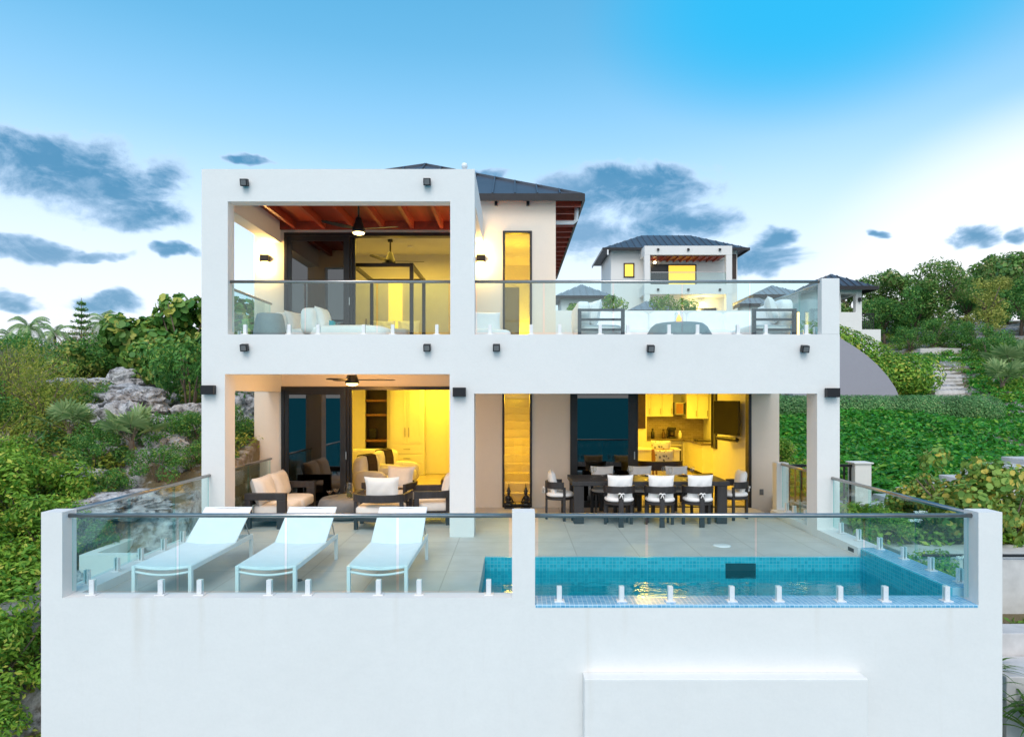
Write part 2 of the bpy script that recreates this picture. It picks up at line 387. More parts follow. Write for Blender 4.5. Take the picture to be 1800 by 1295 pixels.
hp(MB().box(-5.14, 11.6, 2.40, -4.85, 14.2, 2.95), 'porch_beam', m_wall)
hp(MB().box(5.05, 11.6, 2.36, 5.33, 14.2, 2.95), 'porch_beam', m_wall)
hp(MB().box(-5.14, 11.55, 3.2, -4.9, 14.2, 3.32).box(5.08, 11.55, 3.2, 5.33, 14.2, 3.32), 'kerb', m_wall)
# back wall of porch and balcony
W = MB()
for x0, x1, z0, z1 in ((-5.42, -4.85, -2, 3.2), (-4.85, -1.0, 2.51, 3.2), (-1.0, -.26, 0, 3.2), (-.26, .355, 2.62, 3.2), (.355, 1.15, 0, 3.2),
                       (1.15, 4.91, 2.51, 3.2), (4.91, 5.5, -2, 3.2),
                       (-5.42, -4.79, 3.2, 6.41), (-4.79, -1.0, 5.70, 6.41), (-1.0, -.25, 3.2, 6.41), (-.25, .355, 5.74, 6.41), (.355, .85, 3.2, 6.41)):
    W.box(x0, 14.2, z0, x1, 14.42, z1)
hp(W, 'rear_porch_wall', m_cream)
hp(MB().box(-5.42, 14.42, -2, -5.2, 22.5, 6.41), 'side_wall', m_wall)
hp(MB().box(.65, 14.42, 3.2, .85, 22.5, 6.41), 'side_wall', m_wall)
hp(MB().box(5.28, 14.42, -2, 5.5, 17.4, 3.3), 'side_wall', m_wall)
hp(MB().box(5.5, 17.2, -2, 6.4, 17.4, 3.3).box(6.18, 17.4, -2, 6.4, 22.5, 3.3), 'side_wall', m_wall)
hp(MB().box(-5.2, 22.4, -2, 6.18, 22.62, 3.3).box(-5.2, 22.4, 3.3, .65, 22.62, 6.41), 'rear_wall', m_wall)
hp(MB().box(.85, 14.2, 3.2, 5.33, 14.4, 4.09), 'parapet_wall', m_wall)
hp(MB().box(-5.2, 14.42, 2.72, 5.28, 22.4, 3.19).box(5.28, 17.42, 2.72, 6.18, 22.4, 3.19), 'floor_slab', m_ceil)
hp(MB().box(-5.2, 14.42, -.25, 5.28, 22.4, -.01).box(5.28, 17.42, -.25, 6.18, 22.4, -.01), 'floor', m_floor_in)
# rooms
for b_ in ((-.85, 14.42, 0, -.70, 20.4, 2.72), (-5.2, 20.4, 0, -4.48, 20.55, 2.72), (-4.48, 20.4, 0, -3.82, 20.55, .74), (-3.82, 20.4, 0, -.85, 20.55, 2.72), (.70, 14.42, 0, .85, 20.4, 2.72), (5.05, 14.42, 0, 5.2, 17.42, 2.72), (5.2, 17.42, 0, 6.18, 17.46, 2.72), (.85, 20.4, 0, 3.9, 20.55, 2.72)): hp(MB().box(*b_), 'inner_wall', m_inner)
hp(MB().box(-5.2, 14.42, 2.66, -.85, 20.4, 2.715).box(.85, 14.42, 2.66, 5.05, 22.35, 2.715).box(5.05, 17.47, 2.66, 6.17, 22.35, 2.715), 'room_ceiling', m_ceil)
for b_ in ((-5.19, 17.6, 3.19, -.85, 17.72, 5.95), (-.85, 14.42, 3.19, -.70, 19, 5.95), (-.7, 19, 3.19, .65, 19.12, 5.95)): hp(MB().box(*b_), 'inner_wall', m_inner)
hp(MB().box(-5.19, 14.42, 5.95, .65, 19.12, 6.0), 'room_ceiling', m_ceil)
hp(MB().box(-5.19, 14.43, 3.19, .65, 19, 3.2), 'bedroom_floor', m_floor_in)
# wine niche behind the living room
hp(MB().box(-4.48, 20.9, .74, -3.82, 20.95, 2.72).box(-4.53, 20.55, .74, -4.48, 20.9, 2.72).box(-3.82, 20.55, .74, -3.77, 20.9, 2.72), 'niche_lining', m_darkwood)
for z in (.95, 1.72, 2.15): hp(MB().box(-4.478, 20.45, z, -3.822, 20.89, z + .06), 'niche_shelf', m_wood)
# stair behind the tall window
st = MB()
for k in range(15): st.box(-.69, 14.9 + .3*k, 0, .69, 22.3, .185*(k+1)) if k < 1 else st.box(-.69, 14.9 + .3*k, .185*k, .69, 14.9 + .3*k + .34, .185*(k+1))
hp(st, 'stair', m_floor_in)
hp(MB().box(-.69, 21.0, 2.6, .69, 21.1, 3.2), 'stair_bulkhead', m_inner)
# windows and sliding doors
def window(x0, x1, z0, z1, mull=()):
    f = .045
    mb = MB().box(x0, 14.17, z0, x0+f, 14.3, z1).box(x1-f, 14.17, z0, x1, 14.3, z1).box(x0+f, 14.17, z0, x1-f, 14.3, z0+f).box(x0+f, 14.17, z1-f, x1-f, 14.3, z1)
    w = hp(mb, 'window', m_dark)
    hp(MB().box(x0+f, 14.225, z0+f, x1-f, 14.24, z1-f), 'pane', m_winglass, parent=w)
window(-.26, .355, .015, 2.62); window(-.25, .355, 3.205, 5.74)
def sliding_door(x0, x1, xs, z0, z1):
    f = .09
    d = hp(MB().box(x0, 14.16, z0, x0+.06, 14.36, z1).box(x1-.06, 14.16, z0, x1, 14.36, z1).box(x0+.06, 14.16, z1-.07, x1-.06, 14.36, z1).box(x0+.06, 14.2, z0, x1-.06, 14.36, z0+.02), 'sliding_door', m_dark)
    for k, dx in enumerate((0, .05, .1)):
        a, b = x0 + .06, xs - .10 + dx; y = 14.18 + .055*k
        hp(MB().box(a, y, z0+.02, a+f, y+.045, z1-.07).box(b-f-.03, y, z0+.02, b, y+.045, z1-.07).box(a+f, y, z0+.02, b-f-.03, y+.045, z0+.14).box(a+f, y, z1-.17, b-f-.03, y+.045, z1-.07), 'leaf_frame', m_dark, parent=d)
        hp(MB().box(a+f, y+.015, z0+.14, b-f-.03, y+.03, z1-.17), 'pane', m_dark_glass, parent=d)
    hp(MB().box(xs-.105, 14.165, z0+1.0, xs-.085, 14.179, z0+1.16), 'handle', m_steel, parent=d)
sliding_door(-4.85, -1.0, -3.41, .0, 2.51); sliding_door(1.15, 4.91, 2.58, .0, 2.51); sliding_door(-4.79, -1.0, -3.34, 3.2, 5.70)
# interior doors of the bedroom and louvred door of the living room
def panel_door(x0, x1, z0, z1, y, m=m_cab, glow=False):
    d = hp(MB().box(x0-.06, y-.03, z0, x0, y, z1+.06).box(x1, y-.03, z0, x1+.06, y, z1+.06).box(x0, y-.03, z1, x1, y, z1+.06).box(x0, y-.02, z0, x1, y-.001, z1), 'door', m)
    hp(MB().box(x1-.09, y-.05, z0+.95, x1-.06, y-.021, z0+1.1), 'handle', m_steel, parent=d)
panel_door(-4.5, -3.75, 3.2, 5.35, 17.6); panel_door(-2.35, -1.5, 3.2, 5.35, 17.6)
hp(MB().box(-.28, 18.0, 3.2, .12, 18.05, 5.18), 'hall_door', m_grey_table)
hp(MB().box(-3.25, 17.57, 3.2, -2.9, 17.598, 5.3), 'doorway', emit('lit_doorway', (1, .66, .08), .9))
lv = MB().box(-1.75, 20.33, 0, -1.68, 20.4, 2.6).box(-1.0, 20.33, 0, -.93, 20.4, 2.6)
for k in range(40): lv.box(-1.68, 20.34, .1 + .062*k, -1.0, 20.395, .145 + .062*k)
hp(lv, 'louvred_door', m_cab)
# roof: hip with standing seams
ex0, ex1, ey0, ey1, ez, rz_, ry0, ry1, cx = -6.01, 1.39, 14.0, 23.3, 6.44, 8.31, 17.7, 19.6, -2.31
A, B, C_, D = (ex0, ey0, ez), (ex1, ey0, ez), (ex1, ey1, ez), (ex0, ey1, ez); P1, P2 = (cx, ry0, rz_), (cx, ry1, rz_)
rf = MB().add([A, B, C_, D, P1, P2], [(0, 1, 4), (1, 2, 5, 4), (2, 3, 5), (3, 0, 4, 5)])
roof = hp(rf, 'roof', m_roof)
sm = MB()
def seams(mb, e0, e1, h0, h1, n):               # ribs square to eave e0-e1 running up to hips through h0 / ridge h0-h1
    e0, e1, h0, h1 = map(Vector, (e0, e1, h0, h1)); d = e1 - e0; L = d.length; d.normalize()
    up = (h0 - e0) - d * (h0 - e0).dot(d); a0 = (h0 - e0).dot(d); a1 = (h1 - e0).dot(d)
    for k in range(1, n):
        s = L * k / n
        t = s / a0 if s < a0 else ((L - s) / (L - a1) if s > a1 else 1)
        nrm = d.cross(up).normalized()
        q = e0 + d * s; mb.bar(q + nrm*.02, q + up * t * .995 + nrm*.02, .03, .045, nrm)
seams(sm, A, B, P1, P1, 16); seams(sm, B, C_, P1, P2, 22); seams(sm, C_, D, P2, P2, 16); seams(sm, D, A, P2, P1, 22)
hp(sm, 'roof_seam', m_roof, parent=roof)
rg = MB()
for q, e in ((A, P1), (B, P1), (C_, P2), (D, P2), (P1, P2)): rg.bar(q, Vector(e), .12, .06)
hp(rg, 'ridge_cap', m_roof, parent=roof)
hp(MB().box(ex0-.04, ey0-.05, 6.31, ex1+.04, ey0, 6.45).box(ex1, ey0, 6.31, ex1+.05, ey1, 6.45).box(ex0-.05, ey0, 6.31, ex0, ey1, 6.45), 'gutter', m_dark)
hp(MB().box(ex0, ey0, 6.40, ex1, 14.2, 6.425).box(.85, 14.2, 6.40, ex1, ey1, 6.425).box(ex0, 14.2, 6.40, -5.42, ey1, 6.425), 'soffit', m_redwood2)
for k in range(16): hp(MB().box(.851, 14.25 + .55*k, 6.27, ex1 - .01, 14.33 + .55*k, 6.40), 'rafter', m_redwood)
hp(MB().tube([(.84, 14.6, 6.02), (1.25, 14.6, 6.02), (1.31, 14.6, 6.07), (1.32, 14.6, 6.33)], .045, 12), 'downpipe', m_white_metal, smooth=True)
hp(MB().lathe([(.035, 0), (.035, .10), (.05, .10), (.05, .15), (.04, .17)], 14, (-.84, 11.4, 6.02)), 'vent_pipe', m_white_metal, smooth=True)

# ------------------------------------------------------------------ railings
m_spig = mat('polished_spigot', (.82, .83, .84), .3, .1, var=.03)
def spigot(rail, p, d):
    n = Vector((d.y, -d.x, 0)); o = Vector(p)
    mb = MB(); mb.M = Matrix.Translation(o) @ Matrix.Rotation(math.atan2(d.y, d.x), 4, 'Z')
    mb.box(-.055, -.05, 0, .055, .05, .014).box(-.027, -.03, .014, .027, -.009, .17).box(-.027, .009, .014, .027, .03, .17)
    mb.tube([(0, -.034, .06), (0, .034, .06)], .009, 8).tube([(0, -.034, .12), (0, .034, .12)], .009, 8)
    hp_ = mb.build('spigot', m_spig, rail, world=True, bevel=.003)
def railing(label, p0, p1, z0, zr, breaks, spigs, group=None, over=.0, gap=.034):
    p0, p1 = Vector((*p0, 0)), Vector((*p1, 0)); d = (p1 - p0).normalized(); L = (p1 - p0).length
    r = thing('glass_railing', label, 'railing', (p0.x, p0.y, z0), 0, group)
    n = Vector((d.y, -d.x, 0)) * .006
    for a, b in zip(breaks[:-1], breaks[1:]):
        a, b = a + gap/2, b - gap/2
        A, B = p0 + d*a, p0 + d*b; zb, zt = z0 + .045, zr - .01
        pane = MB().add([A-n+Vector((0,0,zb)), B-n+Vector((0,0,zb)), B+n+Vector((0,0,zb)), A+n+Vector((0,0,zb)),
                  A-n+Vector((0,0,zt)), B-n+Vector((0,0,zt)), B+n+Vector((0,0,zt)), A+n+Vector((0,0,zt))],
                 [(3,2,1,0),(4,5,6,7),(0,1,5,4),(1,2,6,5),(2,3,7,6),(3,0,4,7)])
        o = pane.build('glass_pane', m_glass, r, world=True); o.data.materials.append(m_glass_edge)
        for i in (3, 5): o.data.polygons[i].material_index = 1
    for s in spigs: spigot(r, (p0 + d*s) + Vector((0, 0, z0)), d)
    MB().tube([p0 - d*over + Vector((0,0,zr)), p1 + d*over + Vector((0,0,zr))], .025, 14).build('handrail', m_steel, r, world=True, smooth=True)
    return r
railing('front glass railing beside the loungers, left of the middle post', (-4.94, 7.57), (-.032, 7.57), .106, .985, [.02, 1.2, 2.4, 3.64, 4.89], [.26, 1.02, 1.45, 2.22, 2.65, 3.43, 3.88, 4.65])
railing('front glass railing along the pool, right of the middle post', (.222, 7.57), (5.06, 7.57), .034, .985, [.02, 1.24, 2.45, 3.65, 4.82], [.27, .96, 1.50, 2.18, 2.70, 3.38, 3.88, 4.56])
railing('glass side railing beside the first sun lounger, facing the rocky slope', (-5.01, 7.695), (-5.01, 11.2), .105, 1.01, [.03, 1.17, 2.33, 3.48], [.3, .9, 1.45, 2.05, 2.6, 3.2])
railing('short glass railing beside the porch sofa', (-5.0, 11.6), (-5.0, 14.0), .105, 1.03, [.03, 1.2, 2.36], [.3, .9, 1.5, 2.1])
railing('glass side railing along the short end of the pool', (5.21, 7.695), (5.21, 11.2), .124, .965, [.03, 1.17, 2.33, 3.48], [.3, .85, 1.45, 2.05, 2.65, 3.2])
railing('short glass railing between the porch end column and a low white post', (5.2, 11.6), (5.2, 13.3), .105, .985, [.03, .84, 1.68], [.3, .6, 1.1, 1.45])
railing('upper balcony glass railing below the wooden ceiling and fan', (-4.71, 11.30), (-1.06, 11.30), 3.32, 4.2, [.02, 1.24, 2.43, 3.63], [.25, .98, 1.46, 2.21, 2.69, 3.42], over=.06)
railing('long upper terrace glass railing in front of the white sectional sofa', (-.66, 11.30), (5.035, 11.30), 3.32, 4.2, [.02, 1.14, 2.29, 3.43, 4.55, 5.68], [.25, .93, 1.4, 2.07, 2.53, 3.21, 3.68, 4.35, 4.81, 5.48])
railing('short upper balcony glass railing behind the grey drum table', (-5.0, 11.46), (-5.0, 14.0), 3.32, 4.2, [.03, 1.27, 2.5], [.3, .95, 1.6, 2.2])
railing('upper terrace end glass railing behind the sofa with gold cap light', (5.13, 11.36), (5.13, 14.2), 3.32, 4.2, [.03, .95, 1.9, 2.8], [.3, .7, 1.2, 1.7, 2.2, 2.6])

# gate and gate post at the side entrance
gp = thing('gate_post', 'square white gate post beside the dark side gate', 'post', (6.79, 13.4, -.3))
MB().box(6.63, 13.3, -1.2, 6.95, 13.6, .99).build('shaft', m_wall, gp, world=True, bevel=.008)
MB().box(6.60, 13.27, .99, 6.98, 13.63, 1.02).build('cap', m_wall, gp, world=True, bevel=.006)
gt = thing('side_gate', 'dark metal side gate with upright bars by the porch', 'gate', (6.0, 13.42, 0))
MB().box(5.36, 13.40, .92, 6.62, 13.45, .97).box(5.36, 13.40, .05, 6.62, 13.45, .1).build('rail', m_dark, gt, world=True)
for k in range(11): MB().box(5.38 + .12*k, 13.41, .1, 5.41 + .12*k, 13.44, .92).build('bar', m_dark, gt, world=True)

# ------------------------------------------------------------------ lamps on the walls
def cube_lamp(label, x, z, y=11.2, s=.115, tilt=.0):
    t = thing('spot_lamp', label, 'lamp', (x, y, z), 0, 'black cube spotlights on the white facade')
    MB().box(-.03, -.02, -.04, .03, 0, .04).build('mount', m_lampbox, t)
    mb = MB(); mb.M = Matrix.Translation((0, -.02, 0)) @ Matrix.Rotation(tilt, 4, 'X')
    mb.box(-s/2, -.10, -s/2, s/2, 0, s/2); mb.build('housing', m_lampbox, t, bevel=.006)
    mb = MB(); mb.M = Matrix.Translation((0, -.02, 0)) @ Matrix.Rotation(tilt, 4, 'X')
    mb.box(-s*.36, -.103, -s*.36, s*.36, -.1, s*.36); mb.build('lens', m_grey_table, t)
for lab, x, z in (('black cube spotlight high on the roof beam near its outer corner', -4.41, 5.80), ('black cube spotlight high on the roof beam near the middle of the house', -1.43, 5.81),
                  ('black cube spotlight under the balcony railing near the outer column', -4.41, 3.11), ('black cube spotlight under the balcony railing near the middle column', -1.43, 3.11),
                  ('first black cube spotlight on the long white band right of the middle column', -.30, 3.11), ('middle black cube spotlight on the long white band above the dining porch', 2.215, 3.095),
                  ('last black cube spotlight on the long white band near the end post', 4.73, 3.09)):
    cube_lamp(lab, x, z, tilt=.25)
def box_lamp(label, x, z, w=.21, h=.15, y=11.2):
    t = thing('wall_lamp', label, 'lamp', (x, y, z), 0, 'square black wall lamps on the columns')
    MB().box(-w*.3, -.012, -h*.3, w*.3, 0, h*.3).build('mount', m_lampbox, t)
    MB().box(-w/2, -.12, -h/2, w/2, -.012, h/2).build('housing', m_lampbox, t, bevel=.005)
for lab, x, z in (('large square black wall lamp on the outer column, nearest the rocks', -5.0, 2.41), ('large square black wall lamp on the middle column', -.905, 2.375), ('large square black wall lamp on the end column by the garden', 5.18, 2.365)):
    box_lamp(lab, x, z)
for lab, x in (('tiny black downlight under the eave, nearer the balcony', -.39), ('tiny black downlight under the eave, nearer the wall corner', .27)):
    t = thing('eave_light', lab, 'lamp', (x, 14.2, 6.36)); MB().box(-.03, -.08, -.10, .03, 0, -.02).build('housing', m_lampbox, t); MB().box(-.02, -.07, -.105, .02, -.01, -.1).build('lens', m_grey_table, t)
def light(name, loc, e, col=(1, .66, .16), r=.05, kind='POINT', size=1.0, sy=None, rot=None):
    l = bpy.data.lights.new(name, kind); l.energy = e; l.color = col
    if kind == 'AREA':
        l.size = size
        if sy: l.shape = 'RECTANGLE'; l.size_y = sy
    else: l.shadow_soft_size = r
    o = link(bpy.data.objects.new(name, l)); o.location = loc
    if rot: o.rotation_euler = rot
    return o
def sconce(label, x, z):
    t = thing('wall_sconce', label, 'lamp', (x, 14.2, z), 0, 'glowing up and down wall sconces')
    MB().box(-.09, -.13, -.075, .09, -.01, .075).build('housing', m_lampbox, t, bevel=.004)
    MB().box(-.07, -.11, -.079, .07, -.03, -.0755).box(-.07, -.11, .0755, .07, -.03, .079).build('bulb', m_warm_lamp, t)
    for dz in (.16, -.16): light('sconce_light', (x, 14.08, z + dz), 34, (1, .56, .15), .03)
sconce('glowing wall sconce at the outer end of the balcony beside the dark door', -5.17, 5.16)
sconce('glowing wall sconce beside the tall upper window', -.70, 5.16)
# ceiling fans
def fan(label, loc, drop, a0, scale=1.0):
    t = thing('ceiling_fan', label, 'fan', loc, 0, 'black ceiling fans with lamps')
    MB().lathe([(.06, 0), (.06, -.05), (.018, -.06), (.018, -drop)], 16).build('rod', m_black, t, smooth=True)
    MB().lathe([(.03, -drop+.02), (.055, -drop-.02), (.10, -drop-.16), (.125, -drop-.24), (.12, -drop-.27)], 24).build('motor_housing', m_black, t, smooth=True)
    MB().lathe([(.105, -drop-.262), (.10, -drop-.29), (.06, -drop-.305), (0, -drop-.31)], 24).build('lamp', m_warm_lamp, t, smooth=True)
    for k in range(3):
        mb = MB(); mb.M = Matrix.Translation((0, 0, -drop-.2)) @ Matrix.Rotation(R(a0 + 120*k), 4, 'Z') @ Matrix.Rotation(R(10), 4, 'X')
        mb.add([(.10,-.045,-.005),(.3,-.08,-.005),(.72,-.055,-.005),(.78,.0,-.005),(.72,.04,-.005),(.3,.055,-.005),(.10,.035,-.005),
                (.10,-.045,.005),(.3,-.08,.005),(.72,-.055,.005),(.78,.0,.005),(.72,.04,.005),(.3,.055,.005),(.10,.035,.005)],
               [(6,5,4,3,2,1,0),(7,8,9,10,11,12,13)] + [(i,(i+1)%7,(i+1)%7+7,i+7) for i in range(7)])
        mb.build('blade', m_black, t)
fan('black ceiling fan with a lit cone lamp under the wooden balcony ceiling', (-2.86, 12.5, 5.93), .36, -12)
fan('black ceiling fan with lit cone lamp over the lower lounge', (-2.98, 12.5, 2.95), .14, 10)
fan('black ceiling fan with glowing lamp inside the bedroom', (-2.9, 15.9, 5.95), .3, 5)
light('fan_light', (-2.86, 12.5, 5.18), 6, (1, .6, .2), .08); light('fan_light', (-2.98, 12.5, 2.40), 75, (1, .48, .11), .08)
# recessed ceiling lamps and room lights
def downlight(label, x, y, z, grp):
    t = thing('recessed_light', label, 'lamp', (x, y, z), 0, grp)
    MB().lathe([(.075, 0), (.075, -.012), (.06, -.012)], 20).build('trim', m_white_metal, t); MB().lathe([(0, -.006), (.06, -.0065)], 20).build('bulb', m_warm_lamp, t)
for lab, x, y in (('square bright ceiling lamp of the bedroom nearest the balcony opening', -1.55, 15.2), ('bright ceiling lamp deep in the bedroom', -2.55, 16.6)): downlight(lab, x, y, 5.948, 'bedroom ceiling lamps')
for lab, y in (('first of three ceiling lamps seen through the tall upper window', 15.2), ('middle of three ceiling lamps seen through the tall upper window', 16.4), ('last of three ceiling lamps seen through the tall upper window', 17.8)): downlight(lab, .05, y, 5.948, 'three lamps in the upper hall')
for lab, x, y in (('ceiling lamp above the living room cabinet', -2.3, 19.6), ('ceiling lamp above the cream armchairs', -3.5, 17.2)): downlight(lab, x, y, 2.658, 'living room ceiling lamps')
for lab, x, y in (('ceiling lamp above the kitchen counter', 5.0, 20.5), ('ceiling lamp above the indoor bench', 3.0, 16.6)): downlight(lab, x, y, 2.658, 'kitchen ceiling lamps')
YEL = (1, .605, .03)
light('living_light', (-2.9, 17.6, 2.55), 70, YEL, .1, 'AREA', 1.6, 2.5); light('ceiling_spot', (-3.5, 17.2, 2.5), 34, YEL, .06); light('ceiling_spot', (-1.7, 18.6, 2.5), 30, YEL, .06); light('cabinet_light', (-2.3, 19.6, 2.5), 44, YEL, .15)
light('kitchen_light', (3.2, 17.2, 2.55), 95, YEL, .1, 'AREA', 1.6, 2.5); light('ceiling_spot', (3.0, 16.0, 2.5), 40, YEL, .06); light('kitchen_light', (5.0, 19.8, 2.5), 105, YEL, .1, 'AREA', 1.5, 2.5)
light('stair_light', (0, 15.4, 2.3), 80, YEL, .2); light('stair_light', (0, 18.5, 3.6), 90, YEL, .2); light('stair_light', (0, 14.75, .9), 8, YEL, .2); light('hall_light', (0, 16.2, 5.2), 34, YEL, .2)
light('bedroom_light', (-2.6, 16.2, 5.8), 48, (1, .66, .08), .1, 'AREA', 2.5, 1.5)
for lab, x, z, g in (('small white wall socket between the stair window and the dining table', .60, .36, m_white), ('small grey wall socket on the wall beside the dining porch opening', 5.13, .32, m_grey_table)):
    t = thing('wall_socket', lab, 'socket', (x, 14.2, z)); MB().box(-.04, -.012, -.06, .04, 0, .06).build('plate', g, t, bevel=.003); MB().box(-.018, -.016, -.04, .018, -.012, .04).build('outlet', m_grey_table, t)
# kneeling figures in the tall window
def idol(label, x, s):
    t = thing('kneeling_statue', label, 'statue', (x, 14.08, 0), 0, 'pair of black kneeling statues')
    b = MB(); b.box(-.10, -.07, 0, .10, .07, .03); b.build('base', m_black, t, bevel=.004)
    q = MB(); q.cushion((.015*s, 0, .075), (.19, .13, .10), .8, 10)
    q.lathe([(.055, .09), (.045, .14), (.06, .20), (.062, .24), (.025, .27), (.022, .285)], 14, (.02*s, 0, 0)); q.tube([(.07*s, -.04, .24), (.075*s, -.05, .17), (-.02*s, -.08, .15), (-.07*s, -.07, .12)], .017, 8)
    q.tube([(-.03*s, -.04, .24), (-.06*s, -.06, .18), (-.09*s, -.06, .12)], .016, 8)
    q.cushion((-.09*s, -.02, .075), (.10, .06, .05), .8, 8); q.tube([(.10*s, .0, .06), (.125*s, 0, .13), (.10*s, 0, .19)], .012, 8, .4)
    q.cushion((.01*s, -.01, .315), (.075, .08, .085), .9, 10); q.build('body', m_black, t, smooth=True)
    h = MB(); h.lathe([(.045, .34), (.05, .355), (.033, .37), (.036, .385), (.022, .40), (.024, .415), (.010, .44), (.004, .52)], 14, (.01*s, 0, 0)); h.build('headdress', m_black, t, smooth=True)
idol('black kneeling statue with pointed headdress at the tall window, facing right', -.115, -1); idol('black kneeling statue with pointed headdress at the tall window, facing left', .215, 1)
# ------------------------------------------------------------------ sun loungers
def make_lounger(label, x0, x1, y0=7.83):
    t = thing('sun_lounger', label, 'sun lounger', ((x0+x1)/2, y0, 0), 0, 'three white sun loungers in a row')
    w = (x1 - x0) / 2; L = 1.86
    mb = MB()
    for s in (-1, 1): mb.box(s*w - (.04 if s > 0 else 0), 0, .30, s*w + (0 if s > 0 else .04), L, .36)
    mb.box(-w+.04, L-.05, .30, w-.04, L, .35)
    mb.build('frame', m_white_metal, t, bevel=.005)
    fr = MB()
    n = 10
    for z, sag in ((.345, .03), (.29, .04)):
        fr.tube([(-w+.03 + (2*w-.06)*i/n, .02, z - sag*math.sin(PI*i/n)) for i in range(n+1)], .014, 8)
    fr.build('front_crossbar', m_white_metal, t, smooth=True)
    for sx in (-1, 1):
        for y in (.0, L-.055):
            a = sx*w - (.04 if sx > 0 else 0)
            MB().box(a, y, 0, a+.04, y+.055, .30).build('leg', m_white_metal, t, bevel=.004)
    def sheet(p, q, ww, sag, name, th=.012):
        nu, nv = 10, 8; vs = []; fs = []
        for k in (0, 1):
            for i in range(nu+1):
                for j in range(nv+1):
                    u = i/nu; v = -1 + 2*j/nv
                    vs.append((v*ww, p[0] + (q[0]-p[0])*u, p[1] + (q[1]-p[1])*u - sag*(1 - v*v) - k*th))
        m = (nu+1)*(nv+1)
        for k in (0, 1):
            for i in range(nu):
                for j in range(nv):
                    f = (k*m + i*(nv+1)+j, k*m + i*(nv+1)+j+1, k*m + (i+1)*(nv+1)+j+1, k*m + (i+1)*(nv+1)+j)
                    fs.append(f if k == 0 else f[::-1])
        for i in range(nu):
            for j in (0, nv): fs.append((i*(nv+1)+j, (i+1)*(nv+1)+j, m+(i+1)*(nv+1)+j, m+i*(nv+1)+j))
        for i in (0, nu):
            for j in range(nv): fs.append((i*(nv+1)+j, i*(nv+1)+j+1, m+i*(nv+1)+j+1, m+i*(nv+1)+j))
        return MB().add(vs, fs).build(name, m_sling, t, smooth=False)
    sheet((.03, .365), (1.27, .365), w - .02, .025, 'sling_seat')
    sheet((1.27, .365), (1.84, .735), w - .02, .02, 'backrest')
    MB().tube([(-w+.02, 1.27, .355), (-w+.02, 1.845, .73), (w-.02, 1.845, .73), (w-.02, 1.27, .355)], .013, 8).build('backrest_frame', m_white_metal, t, smooth=True)
    for sx in (-1, 1): MB().tube([(sx*(w-.03), 1.62, .585), (sx*(w-.03), 1.80, .34)], .008, 8).build('prop', m_steel, t)
make_lounger('white sun lounger beside the glass side railing and rocky slope', -4.40, -3.71)
make_lounger('middle white sun lounger of the row of three', -3.21, -2.51)
make_lounger('white sun lounger nearest the pool', -1.93, -1.23)

# ------------------------------------------------------------------ lounge group on the porch
def armchair(label, loc, rz, s=1.0, pil=(0, .19, .66, -.25), prz=0):
    t = thing('lounge_armchair', label, 'armchair', loc, rz, 'dark framed lounge armchairs round the grey table')
    pts = [(-.45, -.42, .555)] + arc(0, .02, .45, 180, 0, 18, .555, .36) + [(.45, -.42, .555)]
    MB().band(pts, .055, .13).build('arm_rail', m_frame, t, bevel=.008)
    for sx in (-1, 1): MB().box(sx*.45 - .0275, -.42, 0, sx*.45 + .0275, -.33, .49).build('front_leg', m_frame, t, bevel=.006)
    for sx in (-1, 1): MB().box(sx*.40 - .04, .14, 0, sx*.40 + .02, .22, .49).build('rear_leg', m_frame, t, bevel=.006)
    pts = [(-.42, -.36, .20)] + arc(0, .02, .42, 180, 0, 16, .20, .33) + [(.42, -.36, .20)]
    MB().band(pts, .05, .07).box(-.42, -.39, .165, .42, -.34, .235).box(-.39, -.35, .19, .39, .15, .22).build('seat_frame', m_frame, t, bevel=.006)
    MB().cushion((0, -.04, .325), (.80, .72, .20), .4, 14, .12).build('seat_cushion', m_fabric, t, smooth=True)
    MB().pillow((pil[0], pil[1], pil[2]), (.62, .46, .22), pil[3], prz, .10).build('back_pillow', m_fabric, t, smooth=True)
    return t
armchair('dark lounge armchair seen from behind, nearest the loungers, with a white pillow', (-2.35, 11.98, 0), R(176), pil=(-.08, .22, .70, -.12))
armchair('dark lounge armchair behind the grey table, angled towards it, below the cream swivel chairs', (-2.42, 13.60, 0), R(-18), pil=(.06, .18, .68, -.22))
armchair('dark lounge armchair half hidden by the middle column', (-1.42, 12.62, 0), R(-84), pil=(0, .2, .67, -.25))
so = thing('outdoor_loveseat', 'two seat dark framed outdoor sofa with cream cushions beside the glass rail', 'sofa', (-4.34, 12.75, 0), R(90))
for sx in (-1, 1):
    MB().box(sx*.85 - .05, -.36, .50, sx*.85 + .05, .36, .62).box(sx*.85 - .05, -.36, 0, sx*.85 + .05, -.20, .50).box(sx*.85 - .05, .26, 0, sx*.85 + .05, .36, .50).build('arm_frame', m_frame, so, bevel=.008)
MB().box(-.80, .30, .38, .80, .35, .60).box(-.80, -.33, .12, .80, .35, .2).build('back_frame', m_frame, so, bevel=.006)
for sx in (-1, 1):
    MB().cushion((sx*.40, -.05, .30), (.79, .68, .20), .35, 14, .1).build('seat_cushion', m_fabric, so, smooth=True)
    MB().pillow((sx*.40, .20, .62), (.78, .50, .26), -.28, 0, .06).build('back_pillow', m_fabric, so, smooth=True)
ct = thing('coffee_table', 'round grey pebble shaped coffee table with drinks on it', 'table', (-3.20, 12.95, 0))
MB().lathe([(.30, 0), (.42, .05), (.50, .16), (.52, .26), (.49, .35), (.44, .395), (.40, .405), (0, .405)], 40).build('body', m_grey_table, ct, smooth=True)
